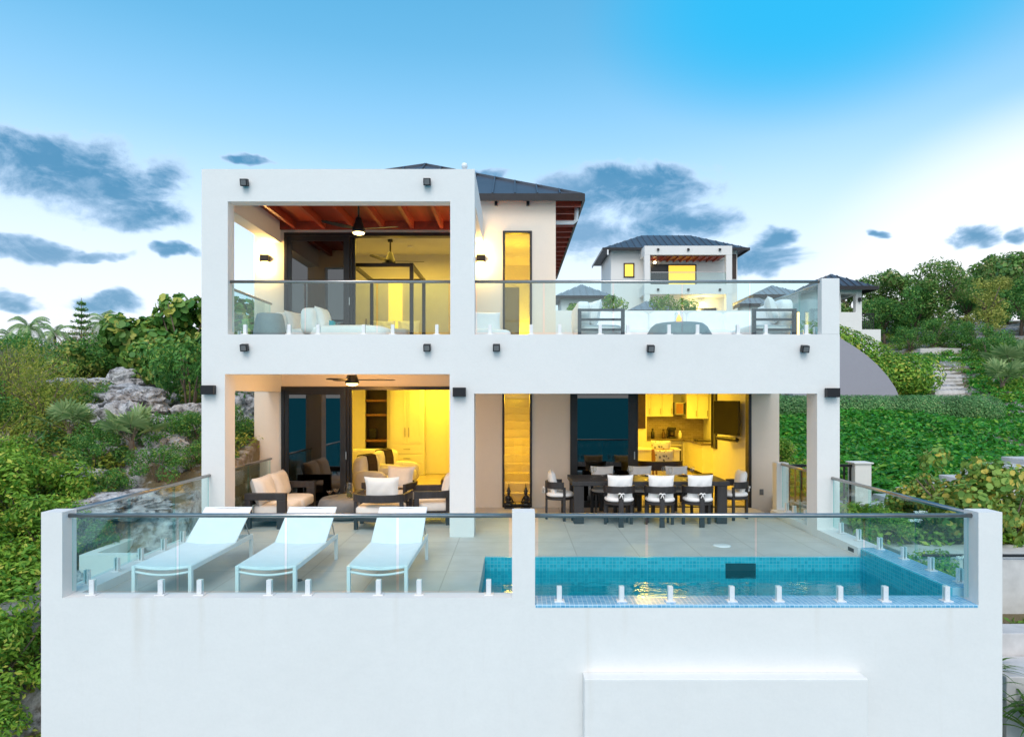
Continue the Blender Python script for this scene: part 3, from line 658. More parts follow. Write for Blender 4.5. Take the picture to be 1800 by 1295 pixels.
def cocktail(x, y, z, lab):
    t = thing('cocktail_glass', lab, 'glass', (x, y, z), 0, 'cocktail glasses on the coffee table')
    MB().lathe([(.035, 0), (.035, .004), (.006, .012), (.005, .07), (.02, .08), (.06, .14), (.058, .14), (.018, .082)], 16).build('bowl', m_clear, t, smooth=True)
    MB().lathe([(.0, .083), (.018, .085), (.05, .128), (0, .128)], 16).build('drink', m_liquor, t, smooth=True)
cocktail(-3.47, 12.78, .406, 'cocktail glass at the outer edge of the coffee table, in front of its twin')
cocktail(-3.40, 12.98, .406, 'cocktail glass behind the outermost one on the coffee table')
cocktail(-3.02, 12.72, .406, 'short amber cocktail glass in front of the pitcher')
cocktail(-2.84, 12.92, .406, 'cocktail glass on the coffee table beside the armchair pillow')
pit = thing('glass_pitcher', 'glass pitcher of green water with a handle on the coffee table', 'pitcher', (-3.11, 12.86, .406))
MB().lathe([(.06, 0), (.065, .01), (.06, .2), (.05, .25), (.055, .28), (.05, .28), (.045, .25), (.055, .2), (.058, .012)], 20).build('jug', m_clear, pit, smooth=True)
MB().lathe([(.052, .012), (.055, .02), (.053, .15), (0, .15)], 20).build('liquid', m_green_g, pit, smooth=True)
MB().tube([(-.055, 0, .24), (-.10, 0, .22), (-.11, 0, .14), (-.06, 0, .08)], .008, 8).build('handle', m_clear, pit, smooth=True)

# ------------------------------------------------------------------ living room
def swivel(label, loc, rz):
    t = thing('swivel_armchair', label, 'armchair', loc, rz, 'cream tub armchairs in the living room')
    MB().lathe([(.30, 0), (.30, .06), (.08, .07), (.08, .14)], 20).build('plinth', m_wood, t)
    sh = arc(0, .05, .40, 200, -20, 20, .50, .42)
    MB().band(sh, .16, .62).build('shell', m_fabric, t, bevel=.06)
    MB().cushion((0, -.05, .30), (.74, .78, .34), .45, 14, .06).build('seat_cushion', m_fabric, t, smooth=True)
    return t
def tub(label, x, y, rz, s):
    t = thing('cream_armchair', label, 'armchair', (x, y, 0), rz, 'cream rolled armchairs with dark throws')
    MB().box(-.40, -.40, .04, .40, .40, .2).build('base', m_wood, t, bevel=.01)
    MB().cushion((0, -.05, .36), (.78, .80, .30), .4, 14, .05).build('seat_cushion', m_fabric, t, smooth=True)
    MB().cushion((0, .34, .55), (.86, .30, .85), .5, 16).build('backrest', m_fabric, t, smooth=True)
    for sx in (-1, 1): MB().cushion((sx*.42, -.02, .42), (.20, .80, .50), .55, 14).build('armrest', m_fabric, t, smooth=True)
    th = thing('throw_blanket', 'dark knitted throw draped over the ' + s, 'blanket', (x, y, 0), rz, 'dark throws on the cream armchairs')
    pts = [(.16, .55), (.175, .8), (.22, .97), (.34, .995), (.46, .97), (.505, .8), (.51, .6)]
    mb = MB()
    for (y0, z0), (y1, z1) in zip(pts[:-1], pts[1:]): mb.bar((.0, y0, z0), (0, y1, z1), .36, .022, (0, z1-z0 if abs(z1-z0) > abs(y1-y0) else .01, 1))
    mb.build('cloth', m_throw, th)
tub('cream armchair with dark throw, nearer the sliding door', -3.05, 15.4, R(70), 'nearer cream armchair')
tub('cream armchair with dark throw, deeper in the living room', -2.95, 16.9, R(70), 'deeper cream armchair')
ls = thing('cream_sofa', 'long cream sofa deep in the living room below the bar niche', 'sofa', (-4.1, 18.6, 0))
MB().box(-.95, -.4, .05, .95, .4, .25).build('base', m_wood, ls, bevel=.01)
MB().cushion((0, 0, .38), (1.9, .85, .28), .3, 14).build('seat_cushion', m_fabric, ls, smooth=True)
MB().cushion((0, -.38, .60), (1.95, .22, .62), .3, 14).build('backrest', m_fabric, ls, smooth=True)
rc = thing('leather_recliner', 'brown leather recliner just inside the door beside the middle column', 'armchair', (-1.28, 15.6, 0), R(-90))
MB().cushion((0, 0, .28), (.78, .8, .42), .35, 12).build('seat', m_brown, rc, smooth=True)
MB().cushion((0, .34, .60), (.72, .24, .55), .4, 12).build('backrest', m_brown, rc, smooth=True)
MB().cushion((0, .33, .94), (.60, .24, .22), .6, 12).build('headrest', m_brown, rc, smooth=True)
cb = thing('built_in_cabinet', 'tall white built-in cabinet with double doors and drawers', 'cabinet', (-3.15, 20.38, 0))
CX0, CX1 = -3.60, -2.72
MB().box(CX0-.06, 20.02, 0, CX1+.06, 20.38, 2.62).build('carcass', m_cab, cb, world=True)
for a, b, hx in ((CX0, (CX0+CX1)/2 - .004, .40), ((CX0+CX1)/2 + .004, CX1, -.40)):
    d = MB().box(a, 19.99, .93, b, 20.018, 2.58).box(a+.07, 19.978, 1.0, a+.085, 19.99, 2.5).box(b-.085, 19.978, 1.0, b-.07, 19.99, 2.5).box(a+.085, 19.978, 1.0, b-.085, 19.99, 1.015).box(a+.085, 19.978, 2.485, b-.085, 19.99, 2.5).build('door', m_cab, cb, world=True)
    MB().box((a+b)/2 + hx*.42 - .008, 19.955, 1.12, (a+b)/2 + hx*.42 + .008, 19.977, 1.40).build('handle', m_steel, d, world=True)
for k in range(3):
    d = MB().box(CX0, 19.99, .10 + .27*k, CX1, 20.018, .35 + .27*k).build('drawer', m_cab, cb, world=True)
    MB().box(-3.26, 19.965, .22 + .27*k, -3.06, 19.989, .235 + .27*k).build('handle', m_steel, d, world=True)
cm = thing('coffee_machine', 'small dark coffee machine on the bar niche shelf', 'coffee machine', (-4.3, 20.7, 1.01))
MB().box(-.10, -.12, 0, .10, .12, .04).box(-.10, .02, .04, .10, .12, .3).box(-.10, -.12, .24, .10, .02, .32).build('body', m_black, cm, bevel=.01)

# ------------------------------------------------------------------ dining set on the porch
dt = thing('dining_table', 'long charcoal outdoor dining table with slab legs, laid for dinner', 'table', (2.455, 12.87, 0))
MB().box(1.03, 12.32, .69, 3.88, 13.42, .77).build('tabletop', m_frame, dt, world=True, bevel=.008)
for x in (1.07, 3.66):
    for y in (12.34, 13.22): MB().box(x, y, 0, x+.18, y+.18, .69).build('leg', m_frame, dt, world=True, bevel=.006)
def make_dchair(label, loc, rz):
    t = thing('dining_chair', label, 'chair', loc, rz, 'charcoal dining chairs with white pillows')
    MB().band(arc(0, 0, .26, 195, -15, 18, .655, .25), .04, .125).build('back_rail', m_frame, t, bevel=.006)
    MB().box(-.045, .225, 0, .045, .265, .60).build('rear_leg', m_frame, t, bevel=.005)
    for sx in (-1, 1): MB().box(sx*.235 - .025, -.10, 0, sx*.235 + .025, -.05, .62).build('side_leg', m_frame, t, bevel=.005)
    for sx in (-1, 1): MB().box(sx*.18 - .02, -.25, 0, sx*.18 + .02, -.21, .40).build('front_leg', m_frame, t, bevel=.005)
    MB().lathe([(.255, .385), (.265, .40), (.265, .425), (.25, .43)], 28).build('seat_frame', m_frame, t)
    MB().cushion((0, -.01, .475), (.52, .52, .11), .75, 14, .1).build('seat_cushion', m_fabric_w, t, smooth=True)
    MB().pillow((0, .13, .70), (.46, .44, .15), -.16, 0, .07).build('back_pillow', m_fabric_w, t, smooth=True)
    mb = MB(); mb.tube([(-.055, .285, .585), (-.03, .30, .60), (0, .295, .59), (.03, .30, .605), (.06, .285, .585)], .013, 6)
    mb.tube([(0, .295, .59), (-.02, .29, .54), (-.03, .285, .50)], .009, 6).tube([(0, .295, .59), (.015, .29, .55), (.03, .285, .52)], .009, 6)
    mb.build('tie_bow', m_fabric_w, t, smooth=True)
    return t
G = 'charcoal dining chairs with white pillows'
c0 = make_dchair('charcoal dining chair with white tied pillow, first from the stair window on the near side', (1.87, 12.26, 0), R(180))
for lab, loc, rz in (('charcoal dining chair with white tied pillow, middle one on the near side', (2.60, 12.24, 0), R(177)),
                     ('charcoal dining chair with white tied pillow, near side, beside the last table leg', (3.28, 12.26, 0), R(183)),
                     ('charcoal dining chair at the table end by the stair window', (.84, 12.86, 0), R(90)),
                     ('charcoal dining chair at the table end by the grey wall socket', (4.13, 12.9, 0), R(-90)),
                     ('dining chair on the far side of the table in front of the dark door panel', (1.75, 13.50, 0), R(2)),
                     ('middle dining chair on the far side of the table', (2.50, 13.52, 0), R(-3)),
                     ('dining chair on the far side of the table in front of the indoor bench', (3.24, 13.50, 0), R(4))):
    place(copy_tree(c0), loc, rz, lab, G)
def wine_glass(lab, x, y):
    t = thing('wine_glass', lab, 'glass', (x, y, .771), 0, 'wine glasses on the dining table')
    MB().lathe([(.035, 0), (.034, .004), (.006, .012), (.005, .09), (.03, .105), (.042, .14), (.040, .18), (.032, .21), (.030, .21), (.038, .18), (.040, .14), (.028, .107), (0, .096)], 18).build('bowl', m_clear, t, smooth=True)
    return t
WG = (('wine glass of the pair in front of the dark door panel, taller looking one', 1.52, 13.02), ('wine glass of the pair by the dark door panel, nearer the table end', 1.44, 12.75),
      ('wine glass behind the first near chair, of the pair by the door jamb', 2.15, 12.82), ('wine glass near the door jamb, at the far plate', 2.22, 13.05),
      ('wine glass of the middle pair in front of the dark bench', 2.83, 12.98), ('wine glass of the middle pair, nearer the camera side', 2.90, 12.72),
      ('lone wine glass in front of the flower patterned cushion', 3.36, 12.92))
for a in WG: wine_glass(*a)
def setting(lab, x, y, top):
    t = thing('place_setting', lab, 'plate', (x, y, .771), 0, 'place settings on the dining table')
    MB().box(-.2, -.15, 0, .2, .15, .003).build('placemat', m_darkwood, t); MB().lathe([(0, .004), (.10, .005), (.125, .015), (.127, .018), (.10, .01), (0, .009)], 28).build('plate', m_grey_table, t, smooth=True)
    MB().cushion((0, 0, .022), (.07, .18, .025), .5, 8).build('napkin', m_fabric_w if top else m_wood, t, smooth=True)
    for dx in (-.16, .16): MB().box(dx-.008, -.1, .004, dx+.008, .1, .008).build('cutlery', m_steel, t)
k = 0
for y, side in ((12.52, 'near'), (13.2, 'far')):
    for x, wh in ((1.85, 'towards the stair window'), (2.56, 'in the middle'), (3.27, 'towards the television')):
        setting(f'place setting on the {side} side of the dining table {wh}', x, y, k % 2 == 0); k += 1
# ------------------------------------------------------------------ kitchen
KB = 22.35
kw = MB()
def cab_row(label, x0, n, w, y0, y1, z0, z1, cat='cabinet', hz=.12):
    for i in range(n):
        t = thing('kitchen_cabinet', label[i], cat, (x0 + w*(i+.5), y1, z0), 0, 'cream kitchen cabinets')
        a, b = x0 + w*i + .002, x0 + w*(i+1) - .002
        MB().box(a, y0, z0, b, y1, z1).build('carcass', m_cab, t, world=True)
        d = MB().box(a+.005, y0-.02, z0+.005, b-.005, y0-.002, z1-.005).box(a+.06, y0-.028, z0+.06, a+.07, y0-.02, z1-.06).box(b-.07, y0-.028, z0+.06, b-.06, y0-.02, z1-.06).build('door', m_cab, t, world=True)
        hzz = z0 + .08 if z0 > 1 else z1 - .28
        MB().box(b-.055, y0-.05, hzz, b-.04, y0-.028, hzz+.18).build('handle', m_steel, d, world=True)
cab_row(['kitchen wall cabinet nearest the dark window strip', 'second kitchen wall cabinet above the coffee maker', 'third kitchen wall cabinet beside the microwave'], 4.02, 3, .36, 22.0, KB, 1.66, 2.55)
cab_row(['kitchen wall cabinet on the far side of the microwave', 'last kitchen wall cabinet by the kitchen corner'], 5.46, 2, .35, 21.7, KB, 1.60, 2.55)
mo = thing('microwave', 'steel microwave between the wall cabinets', 'microwave', (5.28, KB, 1.72))
MB().box(5.12, 21.75, 1.72, 5.44, KB, 2.12).build('body', m_steel, mo, world=True, bevel=.01); MB().box(5.14, 21.74, 1.76, 5.36, 21.752, 2.08).build('door_glass', m_wood, mo, world=True); MB().box(5.37, 21.74, 1.74, 5.43, 21.752, 2.1).build('control_panel', m_black, mo, world=True)
MB().box(3.9, KB+.001, .95, 6.18, KB+.04, 1.66).build('backsplash', tiles('stone_backsplash', (0, 2), .06, (.42, .34, .24), (.30, .24, .17), (.2, .16, .12), .06, .4, .5, 3.0), H, world=True)
co = thing('kitchen_counter', 'kitchen counter with dark granite top and cream doors', 'counter', (5.1, 22.0, 0))
MB().box(3.95, 21.7, .9, 6.17, KB, .96).box(5.35, 19.6, .9, 6.17, 21.7, .96).build('worktop', m_granite, co, world=True, bevel=.006)
MB().box(4.0, 21.75, .1, 5.4, KB, .9).box(5.40, 19.65, .1, 6.17, KB-.01, .9).build('carcass', m_cab, co, world=True)
for a, b in ((4.02, 4.42), (4.43, 4.80)): 
    d = MB().box(a, 21.725, .12, b, 21.748, .88).build('door', m_cab, co, world=True); MB().box(b-.07, 21.70, .6, b-.055, 21.724, .8).build('handle', m_steel, d, world=True)
ov = thing('oven', 'steel oven set into the kitchen counter', 'oven', (5.1, 21.7, .1)); MB().box(4.82, 21.70, .12, 5.34, 21.749, .89).build('body', m_steel, ov, world=True); MB().box(4.88, 21.69, .25, 5.28, 21.70, .68).build('door_glass', m_black, ov, world=True); MB().tube([(4.86, 21.66, .76), (5.30, 21.66, .76)], .012, 8).build('handle', m_steel, ov, world=True)
cf = thing('coffee_maker', 'black coffee maker on the kitchen counter beside the white jar', 'coffee maker', (5.05, 22.0, .96)); MB().box(-.12, -.14, 0, .12, .14, .05).box(-.12, .03, .05, .12, .14, .34).box(-.12, -.12, .27, .12, .03, .36).build('body', m_black, cf, bevel=.01); MB().lathe([(.07, .06), (.085, .12), (.06, .2)], 16, (0, -.06, 0)).build('carafe', m_darkwood, cf, smooth=True)
for lab, x, m, hh in (('slim dark bottle standing alone on the kitchen counter', 4.45, m_black, .28), ('brown jar beside the coffee maker on the counter', 4.80, m_brown, .26), ('white ceramic jar on the kitchen counter', 5.33, m_white, .26)):
    t = thing('kitchen_jar', lab, 'jar', (x, 22.05, .96)); MB().lathe([(.055, 0), (.06, .02), (.06, hh*.65), (.03, hh*.8), (.03, hh)], 16).build('body', m, t, smooth=True); MB().lathe([(.034, hh), (.034, hh+.03), (0, hh+.03)], 16).build('lid', m_black, t)
tr = thing('serving_tray', 'dark tray lying on the granite counter', 'tray', (5.75, 20.6, .96)); MB().box(-.3, -.22, 0, .3, .22, .02).build('base', m_black, tr); MB().box(-.3, -.22, .02, -.28, .22, .05).box(.28, -.22, .02, .3, .22, .05).build('rim', m_black, tr)
tv = thing('television', 'black wall television reflecting the porch', 'television', (4.82, 15.9, 1.45))
MB().box(4.86, 15.5, 1.7, 5.05, 15.62, 1.95).build('bracket', m_black, tv, world=True)
MB().bar((4.93, 15.0, 1.82), (4.70, 16.05, 1.82), .05, .78).build('casing', m_black, tv, world=True)
MB().bar((4.90, 15.01, 1.82), (4.672, 16.02, 1.82), .004, .75).build('screen', glass('tv_screen', (.01, .01, .01), .03), tv, world=True)
sb = thing('soundbar', 'black soundbar mounted under the television', 'soundbar', (4.8, 15.8, 1.25)); MB().tube([(4.90, 15.05, 1.34), (4.74, 15.95, 1.34)], .05, 14).build('body', m_black, sb, world=True); MB().box(4.85, 15.5, 1.3, 5.05, 15.6, 1.37).build('bracket', m_black, sb, world=True)
hp(MB().box(5.0, 17.02, 1.0, 5.049, 17.07, 2.66).box(5.0, 17.36, 1.0, 5.049, 17.41, 2.66).box(5.0, 17.07, 1.0, 5.049, 17.36, 1.05), 'side_window', m_dark)
hp(MB().box(5.02, 17.07, 1.05, 5.048, 17.36, 2.66), 'pane', m_black)
hp(MB().box(3.0, 20.37, 1.35, 3.9, 20.399, 2.6), 'dark_window', m_darkwood)
hp(MB().box(3.9, 20.4, 0, 3.94, KB, 2.66), 'inner_wall', m_inner)
sp = thing('floor_speaker', 'small black speaker box on the floor by the kitchen wall', 'speaker', (4.35, 15.6, 0)); MB().box(-.14, -.14, 0, .14, .14, .52).build('cabinet', m_black, sp, bevel=.01); MB().lathe([(.09, 0), (.10, .01), (.03, .012), (0, .01)], 16).build('cone', m_grey_table, sp)
sp.children[1].rotation_euler = (PI/2, 0, 0); sp.children[1].location = (0, -.141, .3)
pe = thing('kitchen_peninsula', 'white kitchen peninsula behind the indoor bench', 'counter', (3.55, 17.6, 0)); MB().box(2.85, 17.4, 0, 4.2, 17.95, .93).build('carcass', m_cab, pe, world=True); MB().box(2.82, 17.36, .93, 4.23, 17.98, .97).build('worktop', m_white, pe, world=True, bevel=.006)
ib = thing('indoor_bench', 'dark curved back bench seat just inside the kitchen door', 'bench', (3.18, 15.1, 0), R(0))
MB().band(arc(0, .0, .52, 200, 340, 16, .80, .32), .045, .20).build('back_rail', m_darkwood, ib, bevel=.006)
for sx in (-1, 1): MB().box(sx*.47-.03, -.16, 0, sx*.47+.03, -.10, .72).build('leg', m_darkwood, ib); MB().box(sx*.40-.03, .3, 0, sx*.40+.03, .36, .4).build('leg', m_darkwood, ib)
MB().cushion((0, .08, .45), (.95, .55, .12), .4, 12).build('seat_cushion', m_fabric, ib, smooth=True)
mfl, ntf, pf = nodes('flower_print'); vv = N(ntf, 'ShaderNodeTexVoronoi'); vv.inputs['Scale'].default_value = 14; ntf.links.new(coords(ntf), vv.inputs['Vector'])
ntf.links.new(ramp(ntf, vv.outputs['Distance'], [(.25, (.10, .11, .14)), (.42, (.75, .72, .66))]), pf.inputs['Base Color'])
for lab, x, y, z, rz in (('flower patterned cushion leaning on the indoor bench', 3.55, 16.2, .87, .2), ('flower patterned cushion on the white peninsula chair', 3.65, 17.05, 1.03, -.2)):
    t = thing('patterned_cushion', lab, 'cushion', (x, y, z), rz, 'flower patterned cushions'); MB().pillow((0, 0, 0), (.5, .36, .16), -.15, 0).build('cover', mfl, t, smooth=True)
ch = thing('kitchen_chair', 'wooden kitchen chair with a patterned cushion at the peninsula', 'chair', (3.62, 16.5, 0))
MB().box(-.27, -.25, .62, .27, .22, .68).build('seat', m_fabric, ch, bevel=.02); MB().box(-.27, .2, .68, .27, .25, 1.02).build('backrest', m_wood, ch, bevel=.01)
for sx in (-1, 1):
    for y in (-.22, .18): MB().box(sx*.24-.02, y, 0, sx*.24+.02, y+.04, .62).build('leg', m_wood, ch)
# ------------------------------------------------------------------ upper balcony and bedroom
F2 = 3.2
dr = thing('drum_side_table', 'pale grey drum side table in the corner of the upper balcony', 'side table', (-4.38, 12.2, F2))
MB().lathe([(.27, 0), (.285, .08), (.28, .25), (.25, .45), (.225, .55), (.21, .575), (0, .578)], 36).build('body', m_drum, dr, smooth=True)
def chaise(lab, x, y, rz):
    t = thing('white_chaise', lab, 'chaise', (x, y, F2), rz, 'white upholstered chaises on the upper balcony')
    MB().box(-.38, -.9, .0, .38, .55, .12).build('base', m_frame, t, bevel=.01)
    MB().cushion((0, -.25, .27), (.86, 1.5, .30), .45, 16, .08).build('seat_cushion', m_fabric_w, t, smooth=True)
    MB().cushion((0, .48, .50), (.86, .30, .52), .5, 14).build('backrest', m_fabric_w, t, smooth=True)
    MB().pillow((0, .30, .58), (.6, .42, .18), -.3).build('back_pillow', m_fabric_w, t, smooth=True)
chaise('white upholstered chaise behind the grey drum table', -4.05, 13.45, R(75)); chaise('white upholstered chaise stretched along the balcony railing', -3.32, 12.9, R(86))
aq = thing('folded_towel', 'folded aqua towel on the white chaise', 'towel', (-3.6, 13.0, F2 + .44)); MB().cushion((0, 0, .03), (.34, .24, .06), .35, 10).build('lower_fold', m_aqua, aq, smooth=True); MB().cushion((.01, .01, .075), (.32, .22, .05), .35, 10).build('upper_fold', m_aqua, aq, smooth=True)
bd = thing('canopy_bed', 'black four poster canopy bed inside the bedroom', 'bed', (-2.9, 15.9, F2))
for x in (-3.55, -2.26):
    for y in (14.95, 16.95): MB().box(x-.04, y-.04, F2, x+.04, y+.04, 5.22).build('post', m_black, bd, world=True)
for y in (14.95, 16.95): MB().box(-3.51, y-.035, 5.14, -2.30, y+.035, 5.215).build('top_rail', m_black, bd, world=True)
for x in (-3.55, -2.26): MB().box(x-.035, 14.99, 5.14, x+.035, 16.91, 5.215).build('top_rail', m_black, bd, world=True)
MB().cushion((-2.905, 15.95, F2 + .45), (1.2, 1.95, .34), .25, 14).build('mattress', m_fabric_w, bd, world=True, smooth=True)
MB().box(-3.51, 14.95, F2+.12, -2.30, 16.95, F2+.28).build('bed_frame', m_black, bd, world=True)
for x in (-3.2, -2.6): MB().pillow((x, 16.7, F2 + .78), (.55, .38, .18), -.3).build('pillow', m_fabric_w, bd, world=True, smooth=True)
# ------------------------------------------------------------------ upper terrace
ac = thing('terrace_armchair', 'white armchair beside the tall upper window', 'armchair', (-.52, 13.2, F2), R(20))
MB().box(-.36, -.36, .02, .36, .36, .13).build('base', m_frame, ac, bevel=.01); MB().cushion((0, -.03, .25), (.76, .74, .26), .4, 14, .08).build('seat_cushion', m_fabric_w, ac, smooth=True); MB().pillow((0, .26, .54), (.72, .50, .22), -.25).build('back_pillow', m_fabric_w, ac, smooth=True)
ss = thing('sectional_sofa', 'large white U-shaped sectional sofa with slatted charcoal end frames', 'sofa', (3.1, 13.2, F2))
m_slate = mat('slate_frame', (.05, .06, .075), .45, var=.1)
for x0, x1 in ((1.12, 1.95), (4.22, 5.0)):
    mb = MB().box(x0, 12.1, F2, x0+.06, 12.18, F2+.66).box(x1-.06, 12.1, F2, x1, 12.18, F2+.66)
    for z in (.08, .27, .45, .62): mb.box(x0+.06, 12.11, F2+z, x1-.06, 12.17, F2+z+.04)
    mb.build('end_frame', m_slate, ss, world=True, bevel=.004)
MB().box(1.15, 12.18, F2+.04, 1.93, 13.9, F2+.14).box(1.93, 13.2, F2+.04, 4.24, 13.9, F2+.14).box(4.24, 12.18, F2+.04, 4.97, 13.9, F2+.14).build('base_frame', m_slate, ss, world=True)
for x, y, w, d in ((1.54, 12.85, .80, 1.3), (4.6, 12.85, .78, 1.3), (1.55, 13.62, .78, .62), (2.32, 13.5, .74, .75), (3.08, 13.5, .74, .75), (3.84, 13.5, .74, .75), (4.6, 13.62, .76, .62)):
    MB().cushion((x, y, F2+.27), (w, d, .26), .3, 14, .06).build('seat_cushion', m_fabric_w, ss, world=True, smooth=True)
for x in (1.62, 2.32, 3.08, 3.84, 4.55): MB().cushion((x, 13.82, F2+.56), (.77, .24, .50), .38, 14, .05).build('back_cushion', m_fabric_w, ss, world=True, smooth=True)
for y in (12.6, 13.3):
    MB().cushion((1.24, y, F2+.58), (.24, .72, .50), .4, 14).build('back_cushion', m_fabric_w, ss, world=True, smooth=True)
    MB().cushion((4.90, y, F2+.60), (.24, .72, .54), .4, 14).build('back_cushion', m_fabric_w, ss, world=True, smooth=True)
MB().pillow((1.42, 12.55, F2+.62), (.5, .5, .2), -.25, R(-70)).pillow((4.7, 12.5, F2+.66), (.55, .52, .2), -.25, R(70)).build('scatter_pillow', m_fabric_w, ss, world=True, smooth=True)
dt2 = thing('terrace_coffee_table', 'large oval grey drum coffee table on the upper terrace', 'table', (2.98, 12.4, F2))
MB().lathe([(.56, 0), (.60, .08), (.58, .22), (.50, .36), (.43, .415), (.38, .425), (0, .43)], 44).build('body', m_drum, dt2, smooth=True)
la = thing('glass_lantern', 'small glass hurricane lantern with an orange flame on the oval table', 'lantern', (2.98, 12.4, F2 + .43))
MB().lathe([(.05, 0), (.08, .03), (.085, .16), (.07, .2), (.066, .2), (.08, .16), (.074, .034)], 20).build('shade', m_clear, la, smooth=True); MB().lathe([(.045, .012), (.05, .08), (.03, .12), (.012, .15), (0, .17)], 14).build('flame', m_orange, la, smooth=True)
light('lantern_light', (2.98, 12.4, F2+.75), 3, (1, .5, .15), .05)
t = thing('rope_light', 'gold strip light at the end of the white sectional sofa', 'lamp', (5.06, 12.2, F2)); MB().box(5.035, 12.15, F2, 5.065, 12.18, F2+.6).build('tube', m_warm_soft, t, world=True); MB().box(5.025, 12.18, F2, 5.075, 12.21, F2+.62).build('backing', m_dark, t, world=True)
# ------------------------------------------------------------------ terrain
LY = [-2, 3, 6, 7, 8, 9, 10, 11, 12, 13, 14, 16, 17.5, 20, 25, 32, 60, 120, 300, 900]; LZ = [-11, -7, -3.2, -2.3, -1.7, -1.0, -.3, .3, .75, 1.1, 1.4, 2.0, 2.5, 3.0, 3.4, 3.6, 3.6, 4.5, 3, 1]
RY = [-2, 3, 6, 8, 9.6, 10.8, 12, 14, 18, 24, 27, 33, 50, 54, 70, 120, 300, 900]; RZ = [-11, -7, -3.2, -1.7, -.8, -.05, .1, .25, .75, 1.5, 1.9, 3.7, 6.2, 6.7, 8.3, 8, 4, 1]
def sst(x, a, b):
    t = np.clip((x - a) / (b - a), 0, 1); return t*t*(3 - 2*t)
ROCK = [(-5.7, 8.5), (-5.9, 11), (-6.6, 13.2), (-8.0, 15), (-9.6, 17.2), (-10.6, 17.8)]
def rock_d(x, y):
    d = np.full(np.shape(x), 1e9)
    for (ax, ay), (bx, by) in zip(ROCK[:-1], ROCK[1:]):
        t = np.clip(((x-ax)*(bx-ax) + (y-ay)*(by-ay)) / ((bx-ax)**2 + (by-ay)**2), 0, 1)
        d = np.minimum(d, np.hypot(x - ax - t*(bx-ax), y - ay - t*(by-ay)))
    return d
def vn(x, y, s, o=0):                       # cheap smooth pseudo-noise in [-1, 1]
    x = x * s; y = y * s
    return (np.sin(x*1.7 + 1.3*np.sin(y*1.1 + o) + o) + np.sin(y*1.9 + 1.7*np.sin(x*.8 + 2*o)) + np.sin((x+y)*2.9 + o*3)*.5) / 2.5
def hz(x, y):
    x = np.asarray(x, float); y = np.asarray(y, float)
    L = np.interp(y, LY, LZ) + .12*np.clip(-x - 6, 0, 4)*sst(y, 8, 10)*(1 - sst(y, 14, 18)) - sst(-x, 12, 30)*.8*sst(y, 12, 20)
    Rr = np.interp(y, RY, RZ) + sst(x, 18, 34)*1.6*sst(y, 22, 36)
    t = sst(x, -5, 6)
    z = L*(1-t) + Rr*t
    far = sst(np.hypot(x, y-10), 8, 40)
    z = z + vn(x, y, .35, 1)*.15*(1+far) + vn(x, y, 1.3, 2)*.05
    rm = 1 - sst(rock_d(x, y), .7, 1.7)
    z = z + rm*(np.abs(vn(x, y, 1.5, 4))*.28 + np.abs(vn(x, y, 3.7, 5))*.12 - .1)
    foot = ((x > -5.3) & (x < 5.36) & (y > 7.5) & (y < 22.55)) | ((x > 5.2) & (x < 6.62) & (y > 16.9) & (y < 22.55))
    return np.where(foot, np.minimum(z, -.9), z)
xs = np.unique(np.concatenate([np.linspace(-900, -60, 22), np.linspace(-60, -16, 40), np.arange(-16, -5.31, .16), [-5.31, -5.29], np.arange(-5.2, 5.3, .7), [5.345, 5.365], np.arange(5.45, 12, .2), [6.60, 6.63], np.linspace(12, 40, 50), np.linspace(40, 900, 30)]))
ys = np.unique(np.concatenate([np.linspace(-30, 5, 14), [7.48, 7.52], np.arange(5, 22, .16), [22.54, 22.56], np.linspace(22, 60, 80), np.linspace(60, 900, 40)]))
XX, YY = np.meshgrid(xs, ys); ZZ = hz(XX, YY)
V = np.stack([XX, YY, ZZ], -1).reshape(-1, 3); nx, ny = len(xs), len(ys)
ii = np.arange(nx*ny).reshape(ny, nx)
F = np.stack([ii[:-1, :-1], ii[:-1, 1:], ii[1:, 1:], ii[1:, :-1]], -1).reshape(-1, 4)
def np_mesh(name, V, F, m, parent=None, smooth=False):
    me = bpy.data.meshes.new(name); k = F.shape[1]
    me.vertices.add(len(V)); me.vertices.foreach_set('co', np.ascontiguousarray(V, np.float32).ravel())
    me.loops.add(F.size); me.loops.foreach_set('vertex_index', np.ascontiguousarray(F, np.int32).ravel())
    me.polygons.add(len(F)); me.polygons.foreach_set('loop_start', np.arange(0, F.size, k, dtype=np.int32))
    me.polygons.foreach_set('use_smooth', np.full(len(F), smooth))
    me.update(calc_edges=True); me.validate()
    me.materials.append(m)
    o = link(bpy.data.objects.new(name, me)); o.parent = parent; return o
